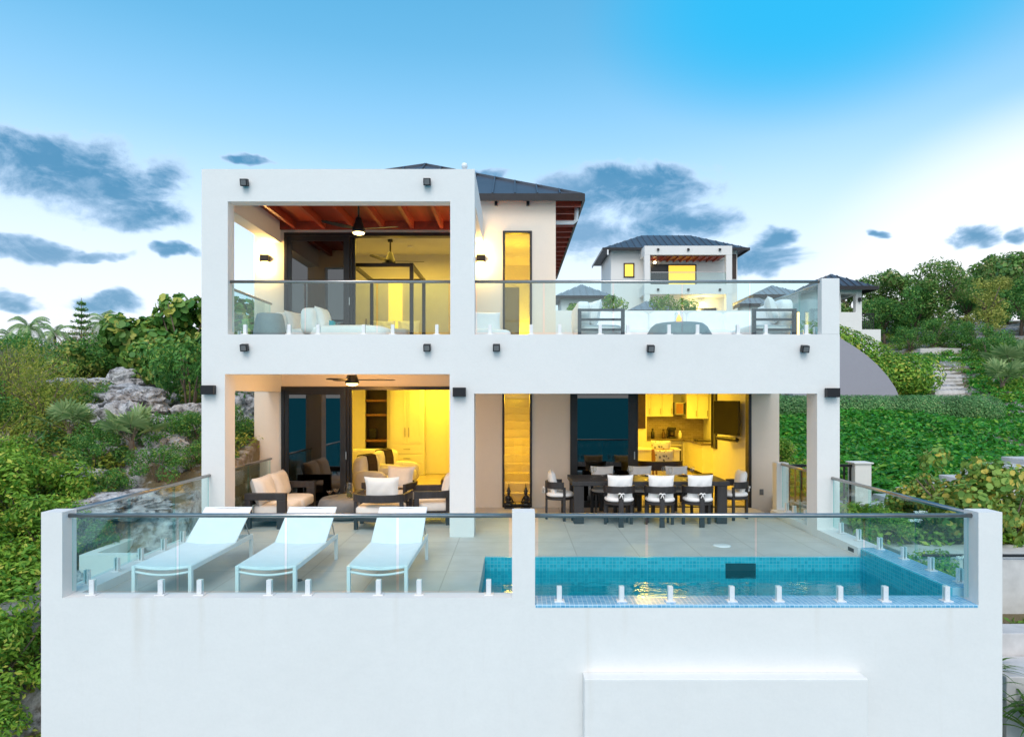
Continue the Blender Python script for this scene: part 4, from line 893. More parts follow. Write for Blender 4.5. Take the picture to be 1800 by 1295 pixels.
def rockmat(name, soil):
    m, nt, p = nodes(name); v = coords(nt)
    a = noise_tex(nt, v, 1.6, 8, .68, .6); bq = noise_tex(nt, v, 6, 8, .7)
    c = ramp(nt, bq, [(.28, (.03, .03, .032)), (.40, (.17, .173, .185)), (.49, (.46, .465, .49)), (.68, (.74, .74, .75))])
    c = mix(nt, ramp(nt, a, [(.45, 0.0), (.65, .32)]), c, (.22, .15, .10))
    if soil:
        c2 = mix(nt, bq, (.12, .095, .055), (.24, .20, .12))
        g = N(nt, 'ShaderNodeVertexColor'); g.layer_name = 'rock'
        c = mix(nt, g.outputs[0], c2, c) if False else mix(nt, ramp(nt, noise_tex(nt, v, .8, 5, .7), [(.46, 0.0), (.56, 1.0)]), c2, c)
    nt.links.new(c, p.inputs['Base Color']); p.inputs['Roughness'].default_value = .9; p.inputs['Specular IOR Level'].default_value = .2
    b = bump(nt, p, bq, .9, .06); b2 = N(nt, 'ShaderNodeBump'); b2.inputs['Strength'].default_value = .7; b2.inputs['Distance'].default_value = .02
    nt.links.new(noise_tex(nt, v, 30, 5, .7), b2.inputs['Height']); nt.links.new(b2.outputs[0], b.inputs['Normal'])
    return m
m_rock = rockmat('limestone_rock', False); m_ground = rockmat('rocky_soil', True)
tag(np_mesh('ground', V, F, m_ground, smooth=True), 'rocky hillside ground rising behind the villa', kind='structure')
ms, nt, p = nodes('sea_water'); v = coords(nt, scale=(.35, 1, 1))
nt.links.new(mix(nt, noise_tex(nt, v, .9, 6, .65), (.015, .23, .30), (.05, .36, .43)), p.inputs['Base Color']); p.inputs['Roughness'].default_value = .6; p.inputs['Specular IOR Level'].default_value = .0
bump(nt, p, noise_tex(nt, v, 1.4, 6, .6), .8, .25)
tag(MB().quad((-4000, -5000, -9), (4000, -5000, -9), (4000, 0, -9), (-4000, 0, -9)).build('sea', ms), 'teal sea in front of the villa', kind='structure')

# rocks
def rock(label, x, y, s, seed, rz=0, sink=.35, z=None, group='loose limestone rocks on the slope'):
    bm = bmesh.new(); bmesh.ops.create_icosphere(bm, subdivisions=5, radius=1)
    o3 = Vector((seed*7.3, seed*3.1, seed*1.7))
    for vtx in bm.verts:
        q = vtx.co.copy()
        cell = noise.voronoi(q*1.1 + o3)[0]
        d = .72 + .30*noise.noise(q*.9 + o3) + .55*(cell[1]-cell[0]) - .16*abs(noise.noise(q*2.6 + o3)) + .09*noise.noise(q*6 + o3) + .05*noise.noise(q*14 + o3)
        q *= d; q.z = max(q.z, -.6)
        vtx.co = Vector((q.x*s[0], q.y*s[1], q.z*s[2]))
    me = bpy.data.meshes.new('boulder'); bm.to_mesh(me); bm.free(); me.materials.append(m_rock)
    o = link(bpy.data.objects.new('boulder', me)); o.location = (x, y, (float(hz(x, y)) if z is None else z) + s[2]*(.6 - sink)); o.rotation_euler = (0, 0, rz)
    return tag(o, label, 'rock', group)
for i, a in enumerate([('big weathered grey boulder topmost on the rocky slope under the sea grapes', -9.95, 17.3, (1.0, .7, .52)), ('flat dark shadowed rock ledge below the topmost boulder', -11.2, 17.0, (1.1, .7, .25)),
    ('small pale rock beside the topmost boulder', -8.75, 17.2, (.35, .3, .32)), ('long flat grey rock slab in the upper rocky patch', -8.6, 15.9, (1.1, .6, .22)),
    ('broad pale lilac rock face in the middle of the rocky slope', -8.25, 14.7, (1.15, .9, .48)), ('tilted flat slab with dark underside near the outer column', -6.95, 13.8, (.85, .5, .24)),
    ('small tan rock beside the tilted slab', -6.45, 14.4, (.36, .3, .2)), ('dark pitted rock below the pale rock face', -7.5, 13.2, (.6, .5, .5)),
    ('rounded rock above the side handrail, beside the fan palm', -6.35, 12.6, (.5, .4, .34)), ('pale rock seen behind the porch railing between two columns', -6.35, 15.3, (.75, .6, .7)),
    ('brown stained cliff rock high between the outer column and the porch wall', -6.7, 16.8, (1.0, .8, 1.1)), ('wide rock seen through the side glass beside the loungers', -6.35, 10.9, (.8, 1.0, .28)),
    ('low broken rock at the foot of the slope seen through the side glass', -6.1, 9.3, (.6, .8, .4)), ('grey rock among leaves near the side handrail', -7.35, 11.6, (.5, .4, .3)),
    ('long fissured slab below the sea grape bushes', -9.3, 16.5, (1.3, .5, .2)), ('stepped slab between the pale rock face and the tilted slab', -7.5, 14.3, (.7, .5, .25)), ('square block of rock just under the willowy shrub', -7.0, 14.9, (.5, .5, .35)), ('rough grey rock left of the dark pitted rock', -8.4, 13.6, (.6, .45, .35)), ('sloping rock behind the wide fan palm', -6.6, 12.9, (.7, .5, .4)), ('small broken rock between the two fan palms', -7.5, 12.4, (.35, .3, .25)),
    ('pale rubble rock at the lower corner of the retaining wall', -5.75, 7.75, (.4, .4, .25)), ('flat rock among bushes low on the slope', -6.6, 8.6, (.5, .4, .25))]):
    rock(a[0], a[1], a[2], a[3], i + 1, i*1.3)

# ------------------------------------------------------------------ foliage kit
LEAF = {'oval': (np.array([(0, -.5, 0), (.24, -.05, .07), (0, .5, -.04), (-.24, -.05, .07)]), np.array([(0, 1, 2), (0, 2, 3)])),
        'round': (np.array([(0, -.45, 0), (.36, -.33, .05), (.48, .08, .02), (.28, .42, -.02), (-.28, .42, -.02), (-.48, .08, .02), (-.36, -.33, .05)]), np.array([(0, 1, 2), (0, 2, 3), (0, 3, 4), (0, 4, 5), (0, 5, 6)])),
        'slim': (np.array([(0, -.5, 0), (.10, 0, .03), (0, .5, -.06), (-.10, 0, .03)]), np.array([(0, 1, 2), (0, 2, 3)]))}
def unit(a): return a / np.maximum(np.linalg.norm(a, axis=-1, keepdims=True), 1e-6)
def leaf_mesh(C, NN, S, shape):
    T, Fc = LEAF[shape]; n = len(C)
    NN = unit(NN); a = unit(RNG.normal(size=(n, 3))); t = unit(np.cross(NN, a)); b = np.cross(NN, t)
    P = C[:, None, :] + S[:, None, None] * (T[None, :, 0:1]*t[:, None, :] + T[None, :, 1:2]*b[:, None, :] + T[None, :, 2:3]*NN[:, None, :])
    k = len(T); F = (np.arange(n)[:, None, None]*k + Fc[None]).reshape(-1, 3)
    return P.reshape(-1, 3), F
def rand_dir(n): return unit(RNG.normal(size=(n, 3)))
def crown(n, blobs, up=.5, jit=.8, inner=.55):
    w = np.array([b[3]**2 for b in blobs]); idx = RNG.choice(len(blobs), n, p=w/w.sum())
    B = np.array(blobs)[idx]; d = rand_dir(n); r = inner + (1.05-inner)*RNG.random(n)**.6
    C = B[:, :3] + d*(B[:, 3]*r)[:, None]*np.array([1, 1, .85])
    NN = d + np.array([0, 0, up]) + jit*RNG.normal(size=(n, 3))*.6
    return C, NN
def blobs_for(w, h, n, r, seed, base=.25):
    g = np.random.default_rng(seed); out = []
    for _ in range(n):
        a = g.random()*2*PI; q = g.random()**.5; z = base + (1-base)*g.random()
        q *= math.sqrt(max(.05, 1 - ((z-.45)/.62)**2))
        out.append((w*q*math.cos(a), w*q*math.sin(a), h*z - r*.3, r*(.65 + .6*g.random())))
    return out
mL = {'scrub': leafmat('scrub_leaves', (0.132, 0.212, 0.026), (0.476, 0.555, 0.079), (0.660, 0.608, 0.118), .10),
      'bright': leafmat('bright_leaves', (0.065, 0.246, 0.026), (0.363, 0.583, 0.065), (0.660, 0.660, 0.117), .03),
      'grape': leafmat('sea_grape_leaves', (0.066, 0.220, 0.044), (0.264, 0.462, 0.088), (0.620, 0.616, 0.132), .12, .25),
      'autumn': leafmat('turning_sea_grape_leaves', (0.112, 0.275, 0.050), (0.400, 0.550, 0.112), (0.660, 0.525, 0.100), .12, .25),
      'dark': leafmat('dark_leaves', (0.047, 0.174, 0.038), (0.141, 0.381, 0.070), (0.316, 0.496, 0.095), .08),
      'tree': leafmat('tree_leaves', (0.074, 0.200, 0.048), (0.251, 0.446, 0.094), (0.446, 0.446, 0.168), .1),
      'yellow': leafmat('yellow_green_leaves', (0.209, 0.285, 0.048), (0.513, 0.532, 0.114), (0.620, 0.620, 0.152), .2),
      'cover': leafmat('ground_cover_leaves', (0.028, 0.196, 0.018), (0.104, 0.461, 0.040), (0.324, 0.569, 0.069), .06, .3, .35),
      'palm': leafmat('palm_fronds', (0.156, 0.312, 0.104), (0.468, 0.598, 0.260), None, 0, .2),
      'olive': leafmat('willowy_leaves', (.19, .21, .03), (.44, .43, .06), (.62, .38, .09), .12),
      'hedge': leafmat('hedge_leaves', (0.081, 0.242, 0.081), (0.242, 0.524, 0.182), (0.485, 0.660, 0.283), .06)}
def stems(h, n, spread, r, seed):
    g = np.random.default_rng(seed); mb = MB()
    for k in range(n):
        a = 2*PI*k/n + g.random(); s = spread*(.4 + .6*g.random()); hh = h*(.75 + .35*g.random())
        mb.tube([(0.04*math.cos(a), .04*math.sin(a), -.25), (s*.35*math.cos(a+.3), s*.35*math.sin(a+.3), hh*.45), (s*math.cos(a), s*math.sin(a), hh)], r, 6, .3)
    return mb
def plant(name, label, cat, leaf, lm, n, size, w, h, nb, br, seed, group=None, up=.5, base=.2, stem_r=.03, ns=6, trunk=None, inner=.5):
    t = thing(name, label, cat, (0, 0, 0), 0, group)
    C, NN = crown(n, blobs_for(w, h, nb, br, seed, base), up, inner=inner)
    V, F = leaf_mesh(C, NN, size*(.6 + .8*RNG.random(n)), leaf)
    np_mesh('crown' if trunk else 'foliage', V, F, mL[lm], t)
    if trunk:
        mb = MB(); g = np.random.default_rng(seed+5)
        mb.tube([(0, 0, -.4), (.05, 0, trunk*.5), (.12, .05, trunk)], stem_r*1.4, 8, .75)
        for k in range(7):
            a = k*2*PI/7 + g.random(); mb.tube([(.10, .04, trunk*.9), (w*.3*math.cos(a), w*.3*math.sin(a), h*.6), (w*.75*math.cos(a), w*.75*math.sin(a), h*(.6 + .3*g.random()))], stem_r*.7, 6, .25)
        mb.build('trunk', m_bark, t, smooth=True)
    else: stems(h*.8, ns, w*.8, stem_r, seed).build('stem', m_bark, t, smooth=True)
    return t
def put(proto, used, x, y, rz, s, label=None, group=None, dz=0):
    o = proto if not used else copy_tree(proto)
    g = float(hz(x, y))
    return place(o, (x, y, g + dz), rz, label, group, s)
class Kind:
    def __init__(self, f): self.f = f; self.p = None; self.n = 0
    def at(self, x, y, s=1, label=None, group=None, rz=None, dz=0):
        first = self.p is None
        if first: self.p = self.f()
        self.n += 1
        o = put(self.p, not first, x, y, self.n*2.4 if rz is None else rz, s, label, group, dz)
        if first is False and group is None and 'group' in o: pass
        return o
scrub = [Kind(lambda s=s: plant('scrub_bush', 'x', 'bush', 'oval', lm, 2600, .10, 1.0, 1.5, 16, .36, s)) for s, lm in ((1, 'scrub'), (2, 'bright'), (3, 'olive'), (4, 'dark'))]
grape = [Kind(lambda s=s: plant('sea_grape', 'x', 'bush', 'round', 'grape', 1900, .17, 1.15, 1.9, 14, .45, s, up=.3)) for s in (11, 12)]
autumn = Kind(lambda: plant('sea_grape', 'x', 'bush', 'round', 'autumn', 2600, .085, .85, 1.3, 20, .28, 15, up=.2))
leafy = Kind(lambda: plant('leafy_bush', 'x', 'bush', 'oval', 'bright', 5200, .095, 1.0, 1.3, 22, .32, 21, up=.7))
def wispy_plant():
    t = thing('wispy_shrub', 'x', 'bush'); g = np.random.default_rng(8); C = []; D = []
    for k in range(70):
        a = g.random()*2*PI; q = g.random()**.5*.9; hh = .7 + .7*g.random(); lean = .25*g.random()
        for j in range(26):
            u = .2 + .8*j/26; C.append((q*math.cos(a) + lean*u*math.cos(a) + .05*g.normal(), q*math.sin(a) + lean*u*math.sin(a) + .05*g.normal(), hh*u)); D.append((math.cos(j*2.4), math.sin(j*2.4), .5))
    C = np.array(C); V, F = leaf_mesh(C, np.array(D), .075*(.6 + .8*RNG.random(len(C))), 'slim')
    np_mesh('foliage', V, F, mL['olive'] if False else mL['scrub'], t); stems(.9, 14, .9, .012, 9).build('stem', m_bark, t, smooth=True); return t
wispy = Kind(wispy_plant)
def fan_palm():
    t = thing('fan_palm', 'x', 'palm'); g = np.random.default_rng(4); V = []; F = []
    st = MB(); st.tube([(0, 0, -.2), (0, 0, .25)], .07, 8)
    for k in range(12):
        a = 2*PI*k/12 + g.random()*.4; el = R(20 + 55*g.random()); L = .45 + .2*g.random()
        d = Vector((math.cos(a)*math.cos(el), math.sin(a)*math.cos(el), math.sin(el))); tip = d*L + Vector((0, 0, .2)); st.tube([(0, 0, .2), tip], .009, 5)
        side = d.cross(Vector((0, 0, 1))).normalized(); up = side.cross(d)
        for j in range(14):
            th = R(-105 + 210*j/13); q = (d*math.cos(th) + side*math.sin(th)); ll = .55*(1 - .25*abs(th)/2)
            wv = q.cross(up).normalized()*.036; b = len(V); e = tip + q*ll + Vector((0, 0, -.09)) + up*.05
            m_ = tip + q*ll*.55 + up*.03
            V += [tip, m_ - wv, e, m_ + wv]; F += [(b, b+1, b+2), (b, b+2, b+3)]
    np_mesh('frond', np.array([tuple(v) for v in V]), np.array(F), mL['palm'], t); st.build('stalk', m_bark, t); return t
fpalm = Kind(fan_palm)
def coco_palm():
    t = thing('palm_tree', 'x', 'palm'); V = []; F = []; g = np.random.default_rng(6); H_ = 3.6
    for k in range(17):
        a = 2*PI*k/17 + .3*g.random(); e0 = R(10 + 65*g.random()); L = 1.9; pts = []; p_ = Vector((0, 0, H_)); 
        for j in range(12):
            e = e0 - R(9)*j; p_ = p_ + Vector((math.cos(a)*math.cos(e), math.sin(a)*math.cos(e), math.sin(e)))*L/12; pts.append(p_.copy())
        sd = Vector((-math.sin(a), math.cos(a), 0))
        for j in range(1, 12):
            for s in (-1, 1):
                for h in (0, .5):
                    q = pts[j-1].lerp(pts[j], h); dr = (pts[j] - pts[j-1]).normalized()
                    e = q + (sd*s*.75 + dr*.6 + Vector((0, 0, -.35)))*(.55*math.sin(PI*(j+1)/13) + .1); b = len(V)
                    V += [q - dr*.03, q + dr*.05, e]; F += [(b, b+1, b+2)]
    np_mesh('frond', np.array([tuple(v) for v in V]), np.array(F), mL['palm'], t)
    MB().tube([(.1, 0, -.5), (.05, 0, H_*.5), (0, 0, H_)], .11, 8, .7).build('trunk', m_bark, t, smooth=True); return t
coco = Kind(coco_palm)
def norfolk():
    t = thing('norfolk_pine', 'x', 'tree'); C = []; D = []; H_ = 6.5; tr = MB().tube([(0, 0, -.5), (0, 0, H_)], .10, 8, .15)
    for k in range(13):
        z = 1.0 + (H_-1.2)*k/12.5; L = 1.35*(1 - (k/13.5)**1.1) + .12
        for j in range(6):
            a = 2*PI*j/6 + k*.5; tr.tube([(0, 0, z), (L*math.cos(a), L*math.sin(a), z + .12*L)], .02, 5, .4)
            for q in range(int(38*L) + 8):
                u = RNG.random(); C.append((L*u*math.cos(a) + .07*RNG.normal()*L, L*u*math.sin(a) + .07*RNG.normal()*L, z + .12*L*u + .05*RNG.normal())); D.append(RNG.normal(size=3) + np.array([0, 0, .5]))
    C = np.array(C); V, F = leaf_mesh(C, np.array(D), .28*(.6 + .8*RNG.random(len(C))), 'slim'); np_mesh('crown', V, F, mL['dark'], t); tr.build('trunk', m_bark, t, smooth=True); return t
def atpx(px, Y): return (px - 905) / 1200 * Y
# --- named plants on the rocky slope
SL = 'scrub bushes on the rocky slope'
grape[0].at(-9.4, 19.2, 1.25, 'tall round leaved sea grape bush on the ridge, right beside the villa', 'sea grape bushes on the ridge')
grape[1].at(-10.7, 19.4, .85, 'mid height sea grape bush on the ridge above the topmost boulder', 'sea grape bushes on the ridge')
grape[0].at(-7.9, 19.5, 1.15, 'sea grape bush seen under the balcony rail behind the outer column', 'sea grape bushes on the ridge')
grape[1].at(-9.2, 17.9, .72, 'low sea grape bush just behind the topmost boulder', 'sea grape bushes on the ridge')
grape[0].at(-11.6, 17.9, .5, 'small pale sea grape bush beside the dark rock ledge', 'sea grape bushes on the ridge')
fpalm.at(-8.15, 12.5, .62, 'blue green fan palm standing alone left of the pale rock face', 'fan palms among the rocks', dz=.2)
fpalm.at(-6.85, 12.2, .7, 'wide fan palm just above the side handrail', 'fan palms among the rocks', dz=.2)
fpalm.at(-8.2, 16.1, .42, 'small fan palm under the sea grapes near the outer column', 'fan palms among the rocks')
scrub[2].at(-7.25, 15.2, (.95, .95, 1.15), 'tall willowy olive shrub with orange leaves beside the outer column', 'willowy shrubs')
scrub[2].at(-6.7, 13.0, .55, 'small yellowish shrub in front of the wide fan palm', 'willowy shrubs')
scrub[0].at(-6.15, 11.75, .42, 'little bush seen through the side glass next to the outer column', 'willowy shrubs')
for i, (x, y, s, lab) in enumerate([(-10.4, 14.2, 1.1, 'pale feathery upright shrub covering the slope beside the rocks'), (-9.3, 13.6, .95, 'feathery upright shrub directly beside the pale rock face'), (-11.4, 15.2, 1.1, 'feathery upright shrub below the dark rock ledge'), (-9.4, 12.2, .8, 'low feathery shrub above the glossy leaved bushes')]):
    wispy.at(x, y, s, lab, 'feathery upright shrubs')
for i, (x, y, s, lab) in enumerate([(-7.6, 10.6, .85, 'large glossy bright green bush halfway down the slope at the picture edge'), (-6.9, 10.0, .75, 'glossy bright green bush right above the corner post of the terrace'), (-8.4, 11.3, .62, 'glossy bright green bush below the lone fan palm'),
        (-6.7, 9.0, .85, 'glossy green bush beside the terrace corner post'), (-6.35, 8.25, .8, 'glossy green bush halfway down the outer wall edge'), (-7.3, 9.2, 1.0, 'glossy green bush cut by the picture edge below the corner post'), (-6.25, 7.7, .6, 'lowest glossy green bush above the rubble')]):
    leafy.at(x, y, s, lab, 'glossy leaved bushes low on the slope')
g = np.random.default_rng(5); n = 0
for row, (Y, xs_) in enumerate([(21.5, np.arange(-20, -8, 1.35)), (24, np.arange(-23, -8, 1.5)), (27, np.arange(-27, -7, 1.8)), (31, np.arange(-31, -6, 2.1)), (19, np.arange(-16.5, -11.8, 1.3)), (16.8, np.arange(-15, -12, 1.2)), (15.2, np.arange(-13.6, -11.8, 1.1)), (37, np.arange(-36, -8, 2.6)), (44, np.arange(-42, -8, 3.2))]):
    for x in xs_:
        k = scrub[int(g.choice(4, p=[.45, .25, .2, .1]))]
        k.at(float(x + g.normal()*.35), Y + float(g.normal()*.5), float((.6 + .32*g.random())*(1 + max(0, Y-24)*.012)), 'one of the many mixed green scrub bushes on the slope behind the rocks', SL)
for x, y, s in ((-6.15, 13.3, .42), (-5.95, 12.5, .36), (-6.05, 14.3, .5), (-6.6, 14.0, .3), (-6.75, 11.3, .34), (-7.3, 11.9, .42), (-6.3, 10.2, .35), (-7.0, 12.9, .3), (-9.0, 11.0, .6), (-10.2, 12.6, .8), (-8.0, 9.6, .8), (-9.4, 10.4, .9), (-11.2, 13.0, .9), (-8.9, 14.3, .4), (-7.6, 12.4, .4)):
    scrub[1].at(x, y, s, 'one of the many mixed green scrub bushes on the slope behind the rocks', SL)
for px, Y, s, lab in ((20, 60, (0.90, 0.90, 1.33), 'palm tree at the picture edge on the ridge'), (50, 58, (1.01, 1.01, 1.48), 'bushy palm crown on the ridge, first beside the edge palm'), (97, 62, (1.01, 1.01, 1.48), 'thin palm crown between the bushy palm and the pine'), (186, 58, (1.12, 1.12, 1.64), 'tallest palm crown on the ridge beside the pine'), (232, 62, (0.97, 0.97, 1.43), 'small palm crown on the ridge between the pine and the sea grapes')):
    coco.at(atpx(px, Y), Y, s, lab, 'palm crowns on the ridge', dz=-.3)
nf = Kind(norfolk); nf.at(atpx(143, 55), 55, 1.18, 'slender dark Norfolk pine standing above the ridge', None, dz=.0)
nf.at(atpx(128, 57), 57, .8, 'short young pine beside the tall Norfolk pine', None)
def dry_bush():
    t = thing('dry_bush', 'x', 'bush'); mb = MB(); gg = np.random.default_rng(12)
    for k in range(60):
        a = gg.random()*2*PI; s_ = .9*gg.random()**.6; h_ = .5 + .8*gg.random(); p1 = (s_*.4*math.cos(a), s_*.4*math.sin(a), h_*.45); p2 = (s_*math.cos(a+.3), s_*math.sin(a+.3), h_)
        mb.tube([(0, 0, -.2), p1, p2], .014, 4, .3); mb.tube([p1, (p2[0]+.2*gg.normal(), p2[1]+.2*gg.normal(), h_*.9)], .008, 4, .4)
    mb.build('twig', mat('dry_twigs', (.34, .29, .24), .9, var=.2), t); C, NN = crown(260, blobs_for(.8, 1.2, 9, .3, 5)); V, F = leaf_mesh(C, NN, np.full(260, .07), 'oval'); np_mesh('foliage', V, F, mL['olive'], t); return t
dry = Kind(dry_bush)
for x, y, s, lab in ((-12.4, 19.6, 1.15, 'grey half leafless twiggy bush on the ridge beside the sea grapes'), (-11.9, 16.2, .9, 'grey dry twiggy bush beside the dark rock ledge'), (-14.2, 17.6, 1.0, 'dry twiggy bush near the picture edge below the ridge'), (-8.6, 11.6, .6, 'small dry twiggy bush between the glossy bush and the lone fan palm'), (-6.9, 15.9, .6, 'dry twigs behind the tall willowy shrub')): dry.at(x, y, s, lab, 'dry twiggy bushes')
# --- stuff: low scrub mass on the slope
def scatter_stuff(name, label, lm, shape, size, regions, per, dome, seed):
    gg = np.random.default_rng(seed); C = []; D = []
    for (x0, x1, y0, y1, n, keep) in regions:
        cx = gg.uniform(x0, x1, n); cy = gg.uniform(y0, y1, n); k = keep(cx, cy); cx, cy = cx[k], cy[k]; cz = hz(cx, cy)
        rr = dome*(.5 + gg.random(len(cx)))
        d = gg.normal(size=(len(cx), per, 3)); d /= np.linalg.norm(d, axis=-1, keepdims=True); d[..., 2] = np.abs(d[..., 2])
        C.append((np.stack([cx, cy, cz], -1)[:, None, :] + d*(rr[:, None, None])*(.5 + .5*gg.random((len(cx), per, 1)))*np.array([1, 1, .8])).reshape(-1, 3))
        D.append((d + np.array([0, 0, .6]) + .45*gg.normal(size=d.shape)).reshape(-1, 3))
    C = np.concatenate(C); D = np.concatenate(D); V, F = leaf_mesh(C, D, size*(.6 + .8*gg.random(len(C))), shape)
    return tag(np_mesh(name, V, F, mL[lm]), label, 'ground cover', kind='stuff')
def notrock(x, y): return (rock_d(x, y) > .9 + .5*vn(x, y, 1.0, 3)) & ~((x > -5.5) & (y > 7)) & ~((x > -6.15) & (y > 9.2) & (y < 12.4))
scatter_stuff('undergrowth', 'low mixed green undergrowth between the bushes and rocks of the slope', 'scrub', 'oval', .085, [(-14, -5.4, 7.2, 20, 1900, notrock), (-30, -6, 19, 34, 1300, lambda x, y: x < 0)], 60, .34, 3)
scatter_stuff('dark_undergrowth', 'dark green low growth in the gaps of the slope', 'dark', 'oval', .09, [(-12, -5.4, 7.0, 18, 750, notrock)], 50, .30, 4)
# ------------------------------------------------------------------ garden side
def cover_ok(x, y): return ~((x < 6.75) & (y > 16.8)) & ~((x < 5.5)) & ~((np.abs(x - (17.3 + (y-28)*.62) - .6) < .8) & (y > 27.3) & (y < 34)) & ~((y < 14.1) & (x < 12)) & ~((y > 27.5) & (x < 16.5) & (x > 11))
scatter_stuff('ground_cover', 'glossy deep green ground cover carpeting the garden slope', 'cover', 'oval', .165, [(5.5, 14, 13.9, 25.5, 5200, cover_ok), (13, 30, 13, 36, 5200, cover_ok)], 16, .26, 6)
scatter_stuff('bank_planting', 'mixed green planting beside the garden steps', 'bright', 'oval', .12, [(5.6, 9.8, 10.6, 13.2, 160, lambda x, y: x > 5.45), (5.9, 9.5, 9.15, 9.55, 60, lambda x, y: x > 5.4), (19.6, 30, 27, 37, 700, lambda x, y: x > 19 + (y-28)*.62), (2, 26, 24, 51, 1500, lambda x, y: ~((x > 11) & (x < 20.5) & (y < 36)))], 40, .3, 7)
def stone(name, label, cat, boxes, part, mm=None, kind=None):
    t = thing(name, label, cat, (boxes[0][0], boxes[0][1], boxes[0][2]))
    for bx in boxes: MB().box(*bx).build(part, mm or m_stone, t, world=True, bevel=.012)
    return t
bx = []
for k in range(9):
    y = 28 + .62*k; x = 17.25 + .37*k; z = float(hz(x + .6, y)); z = 2.38 + .185*k; bx.append((x, y, z - .9, x + 1.25, y + .66, z))
stone('garden_stair', 'straight pale stone garden stair climbing beside the clipped bush', 'stairs', bx, 'step')
bx = [(6.75 + .52*k, 12.7 + .12*k, -.6, 7.95 + .52*k, 13.75 + .12*k, .22 + .115*k) for k in range(8)]
stone('garden_stair', 'wide pale stone steps rising behind the yellowing sea grape', 'stairs', bx, 'step')
stone('stone_terrace', 'stepped pale stone landings going down beside the outer end of the pool wall', 'stairs', [(5.8, 9.75, -1.6, 10, 10.75, -.02), (5.8, 8.72, -2.2, 10, 9.1, -.72), (5.8, 8.05, -2.6, 10, 8.7, -1.0)], 'landing')
stone('stone_edging', 'dark metal edging strip along the upper stone landing', 'edging', [(5.8, 9.70, .02, 10, 9.74, .06)], 'strip', m_dark)
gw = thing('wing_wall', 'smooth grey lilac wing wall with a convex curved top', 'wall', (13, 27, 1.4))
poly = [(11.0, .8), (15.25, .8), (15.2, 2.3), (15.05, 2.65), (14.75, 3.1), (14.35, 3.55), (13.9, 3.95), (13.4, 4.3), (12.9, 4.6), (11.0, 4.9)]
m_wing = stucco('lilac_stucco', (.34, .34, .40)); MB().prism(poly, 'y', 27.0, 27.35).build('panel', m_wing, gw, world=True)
def hedge(label, blobs, n, size, lm, zr=None):
    t = thing('clipped_hedge', label, 'hedge', (blobs[0][0], blobs[0][1], float(hz(blobs[0][0], blobs[0][1]))))
    C, NN = crown(n, blobs, .4, .35, .9); V, F = leaf_mesh(C, NN, size*(.6 + .8*RNG.random(n)), 'oval'); V = V - np.array(t.location)
    np_mesh('foliage', V, F, mL[lm], t); return t
hedge('long low clipped dark hedge with a rounded end across the garden slope', [(x, 24.2 + .03*x, 1.82, .62) for x in np.arange(8, 17.2, .25)], 70000, .07, 'hedge')
hedge('tall leafy hedge following the curved wing wall, yellowing at its lower end', [(12.2 + .5*k, 28.4 + .12*k, 4.55 - .012*k*k*2, 1.05) for k in range(10)] + [(13.0 + .55*k, 28.6, 3.2, 1.0) for k in range(8)], 15000, .16, 'bright')
# trees behind the garden
def mk_tree(seed, lm, n=5200, size=.21, w=2.1, h=5.0, nb=22, br=.8, trunk=1.6, leaf='oval'):
    return Kind(lambda: plant('garden_tree', 'x', 'tree', leaf, lm, n, size, w, h, nb, br, seed, None, .4, .25, .11, trunk=trunk, inner=.45))
T4 = mk_tree(35, 'bright', n=2600, size=.2, w=1.2, h=5.0, nb=16, br=.5)
T1, T2, T3, TY = mk_tree(31, 'tree'), mk_tree(32, 'tree', leaf='round', size=.24, n=4200), mk_tree(33, 'dark', h=4.6), mk_tree(34, 'yellow', n=3600, size=.15, w=1.3, h=4.6, nb=20, br=.5)  # TY has paler yellow-green leaves, T3 darker ones
for K_, px, Y, s, lab in ((T1, 1655, 42, 1.12, 'big round crowned green tree in the middle of the garden trees'), (T2, 1500, 47, .95, 'sparse topped tree behind the small pavilion'), (T1, 1545, 49, 1.0, 'tall tree with spiky sea grape top beside the pavilion'), (T2, 1590, 47, 1.05, 'green tree between the spiky topped tree and the big round tree'),
        (T3, 1612, 42, .85, 'dark low tree in front of the gap beside the big round tree'), (T2, 1720, 52, 1.12, 'tree rising behind the big round tree towards the picture edge'), (T1, 1765, 50, 1.15, 'tall tree behind the yellow green tree'), (T2, 1800, 46, 1.15, 'tree cut by the picture edge, standing highest there'),
        (T3, 1795, 40, .9, 'dark tree beside the yellow green tree at the picture edge'), (TY, 1738, 38, 1.0, 'airy yellow green tree with paler leaves than its neighbours'), (T3, 1700, 44, .8, 'dark leaved tree just behind the airy yellow green tree'), (T3, 1772, 45, .62, 'low dark tree filling the gap under the tall tree at the picture edge'), (T3, 1815, 43, .7, 'low dark tree half outside the picture beside the tall edge tree'), (T3, 1555, 43, .75, 'dark low tree behind the iron fence of the pavilion')):
    K_.at(atpx(px, Y), Y, s*.82, lab, 'trees behind the garden')
for px, Y, s, k, lab in ((1600, 37.5, .9, 1, 'bright shrub with bare forked stems above the stone garden walls'), (1640, 38, 1.0, 3, 'dark shrub left of the reddish shrub above the garden walls'), (1680, 37.5, .95, 1, 'rounded green shrub above the upper garden wall'), (1690, 36.5, .6, 2, 'reddish brown shrub at the end of the upper garden wall'), (1715, 36, 1.0, 3, 'dark shrub at the foot of the yellow green tree'), (1760, 34, 1.0, 1, 'bright shrub at the picture edge below the yellow green tree'), (1785, 32, .9, 1, 'bright shrub beside the garden fan palm'), (1735, 33, .8, 3, 'dark shrub beside the top of the garden stair')):
    scrub[k].at(atpx(px, Y), Y, s, lab, 'shrubs above the garden stair')
fpalm.at(atpx(1782, 30), 30, 1.5, 'fan palm on the garden bank at the picture edge', 'garden fan palms')
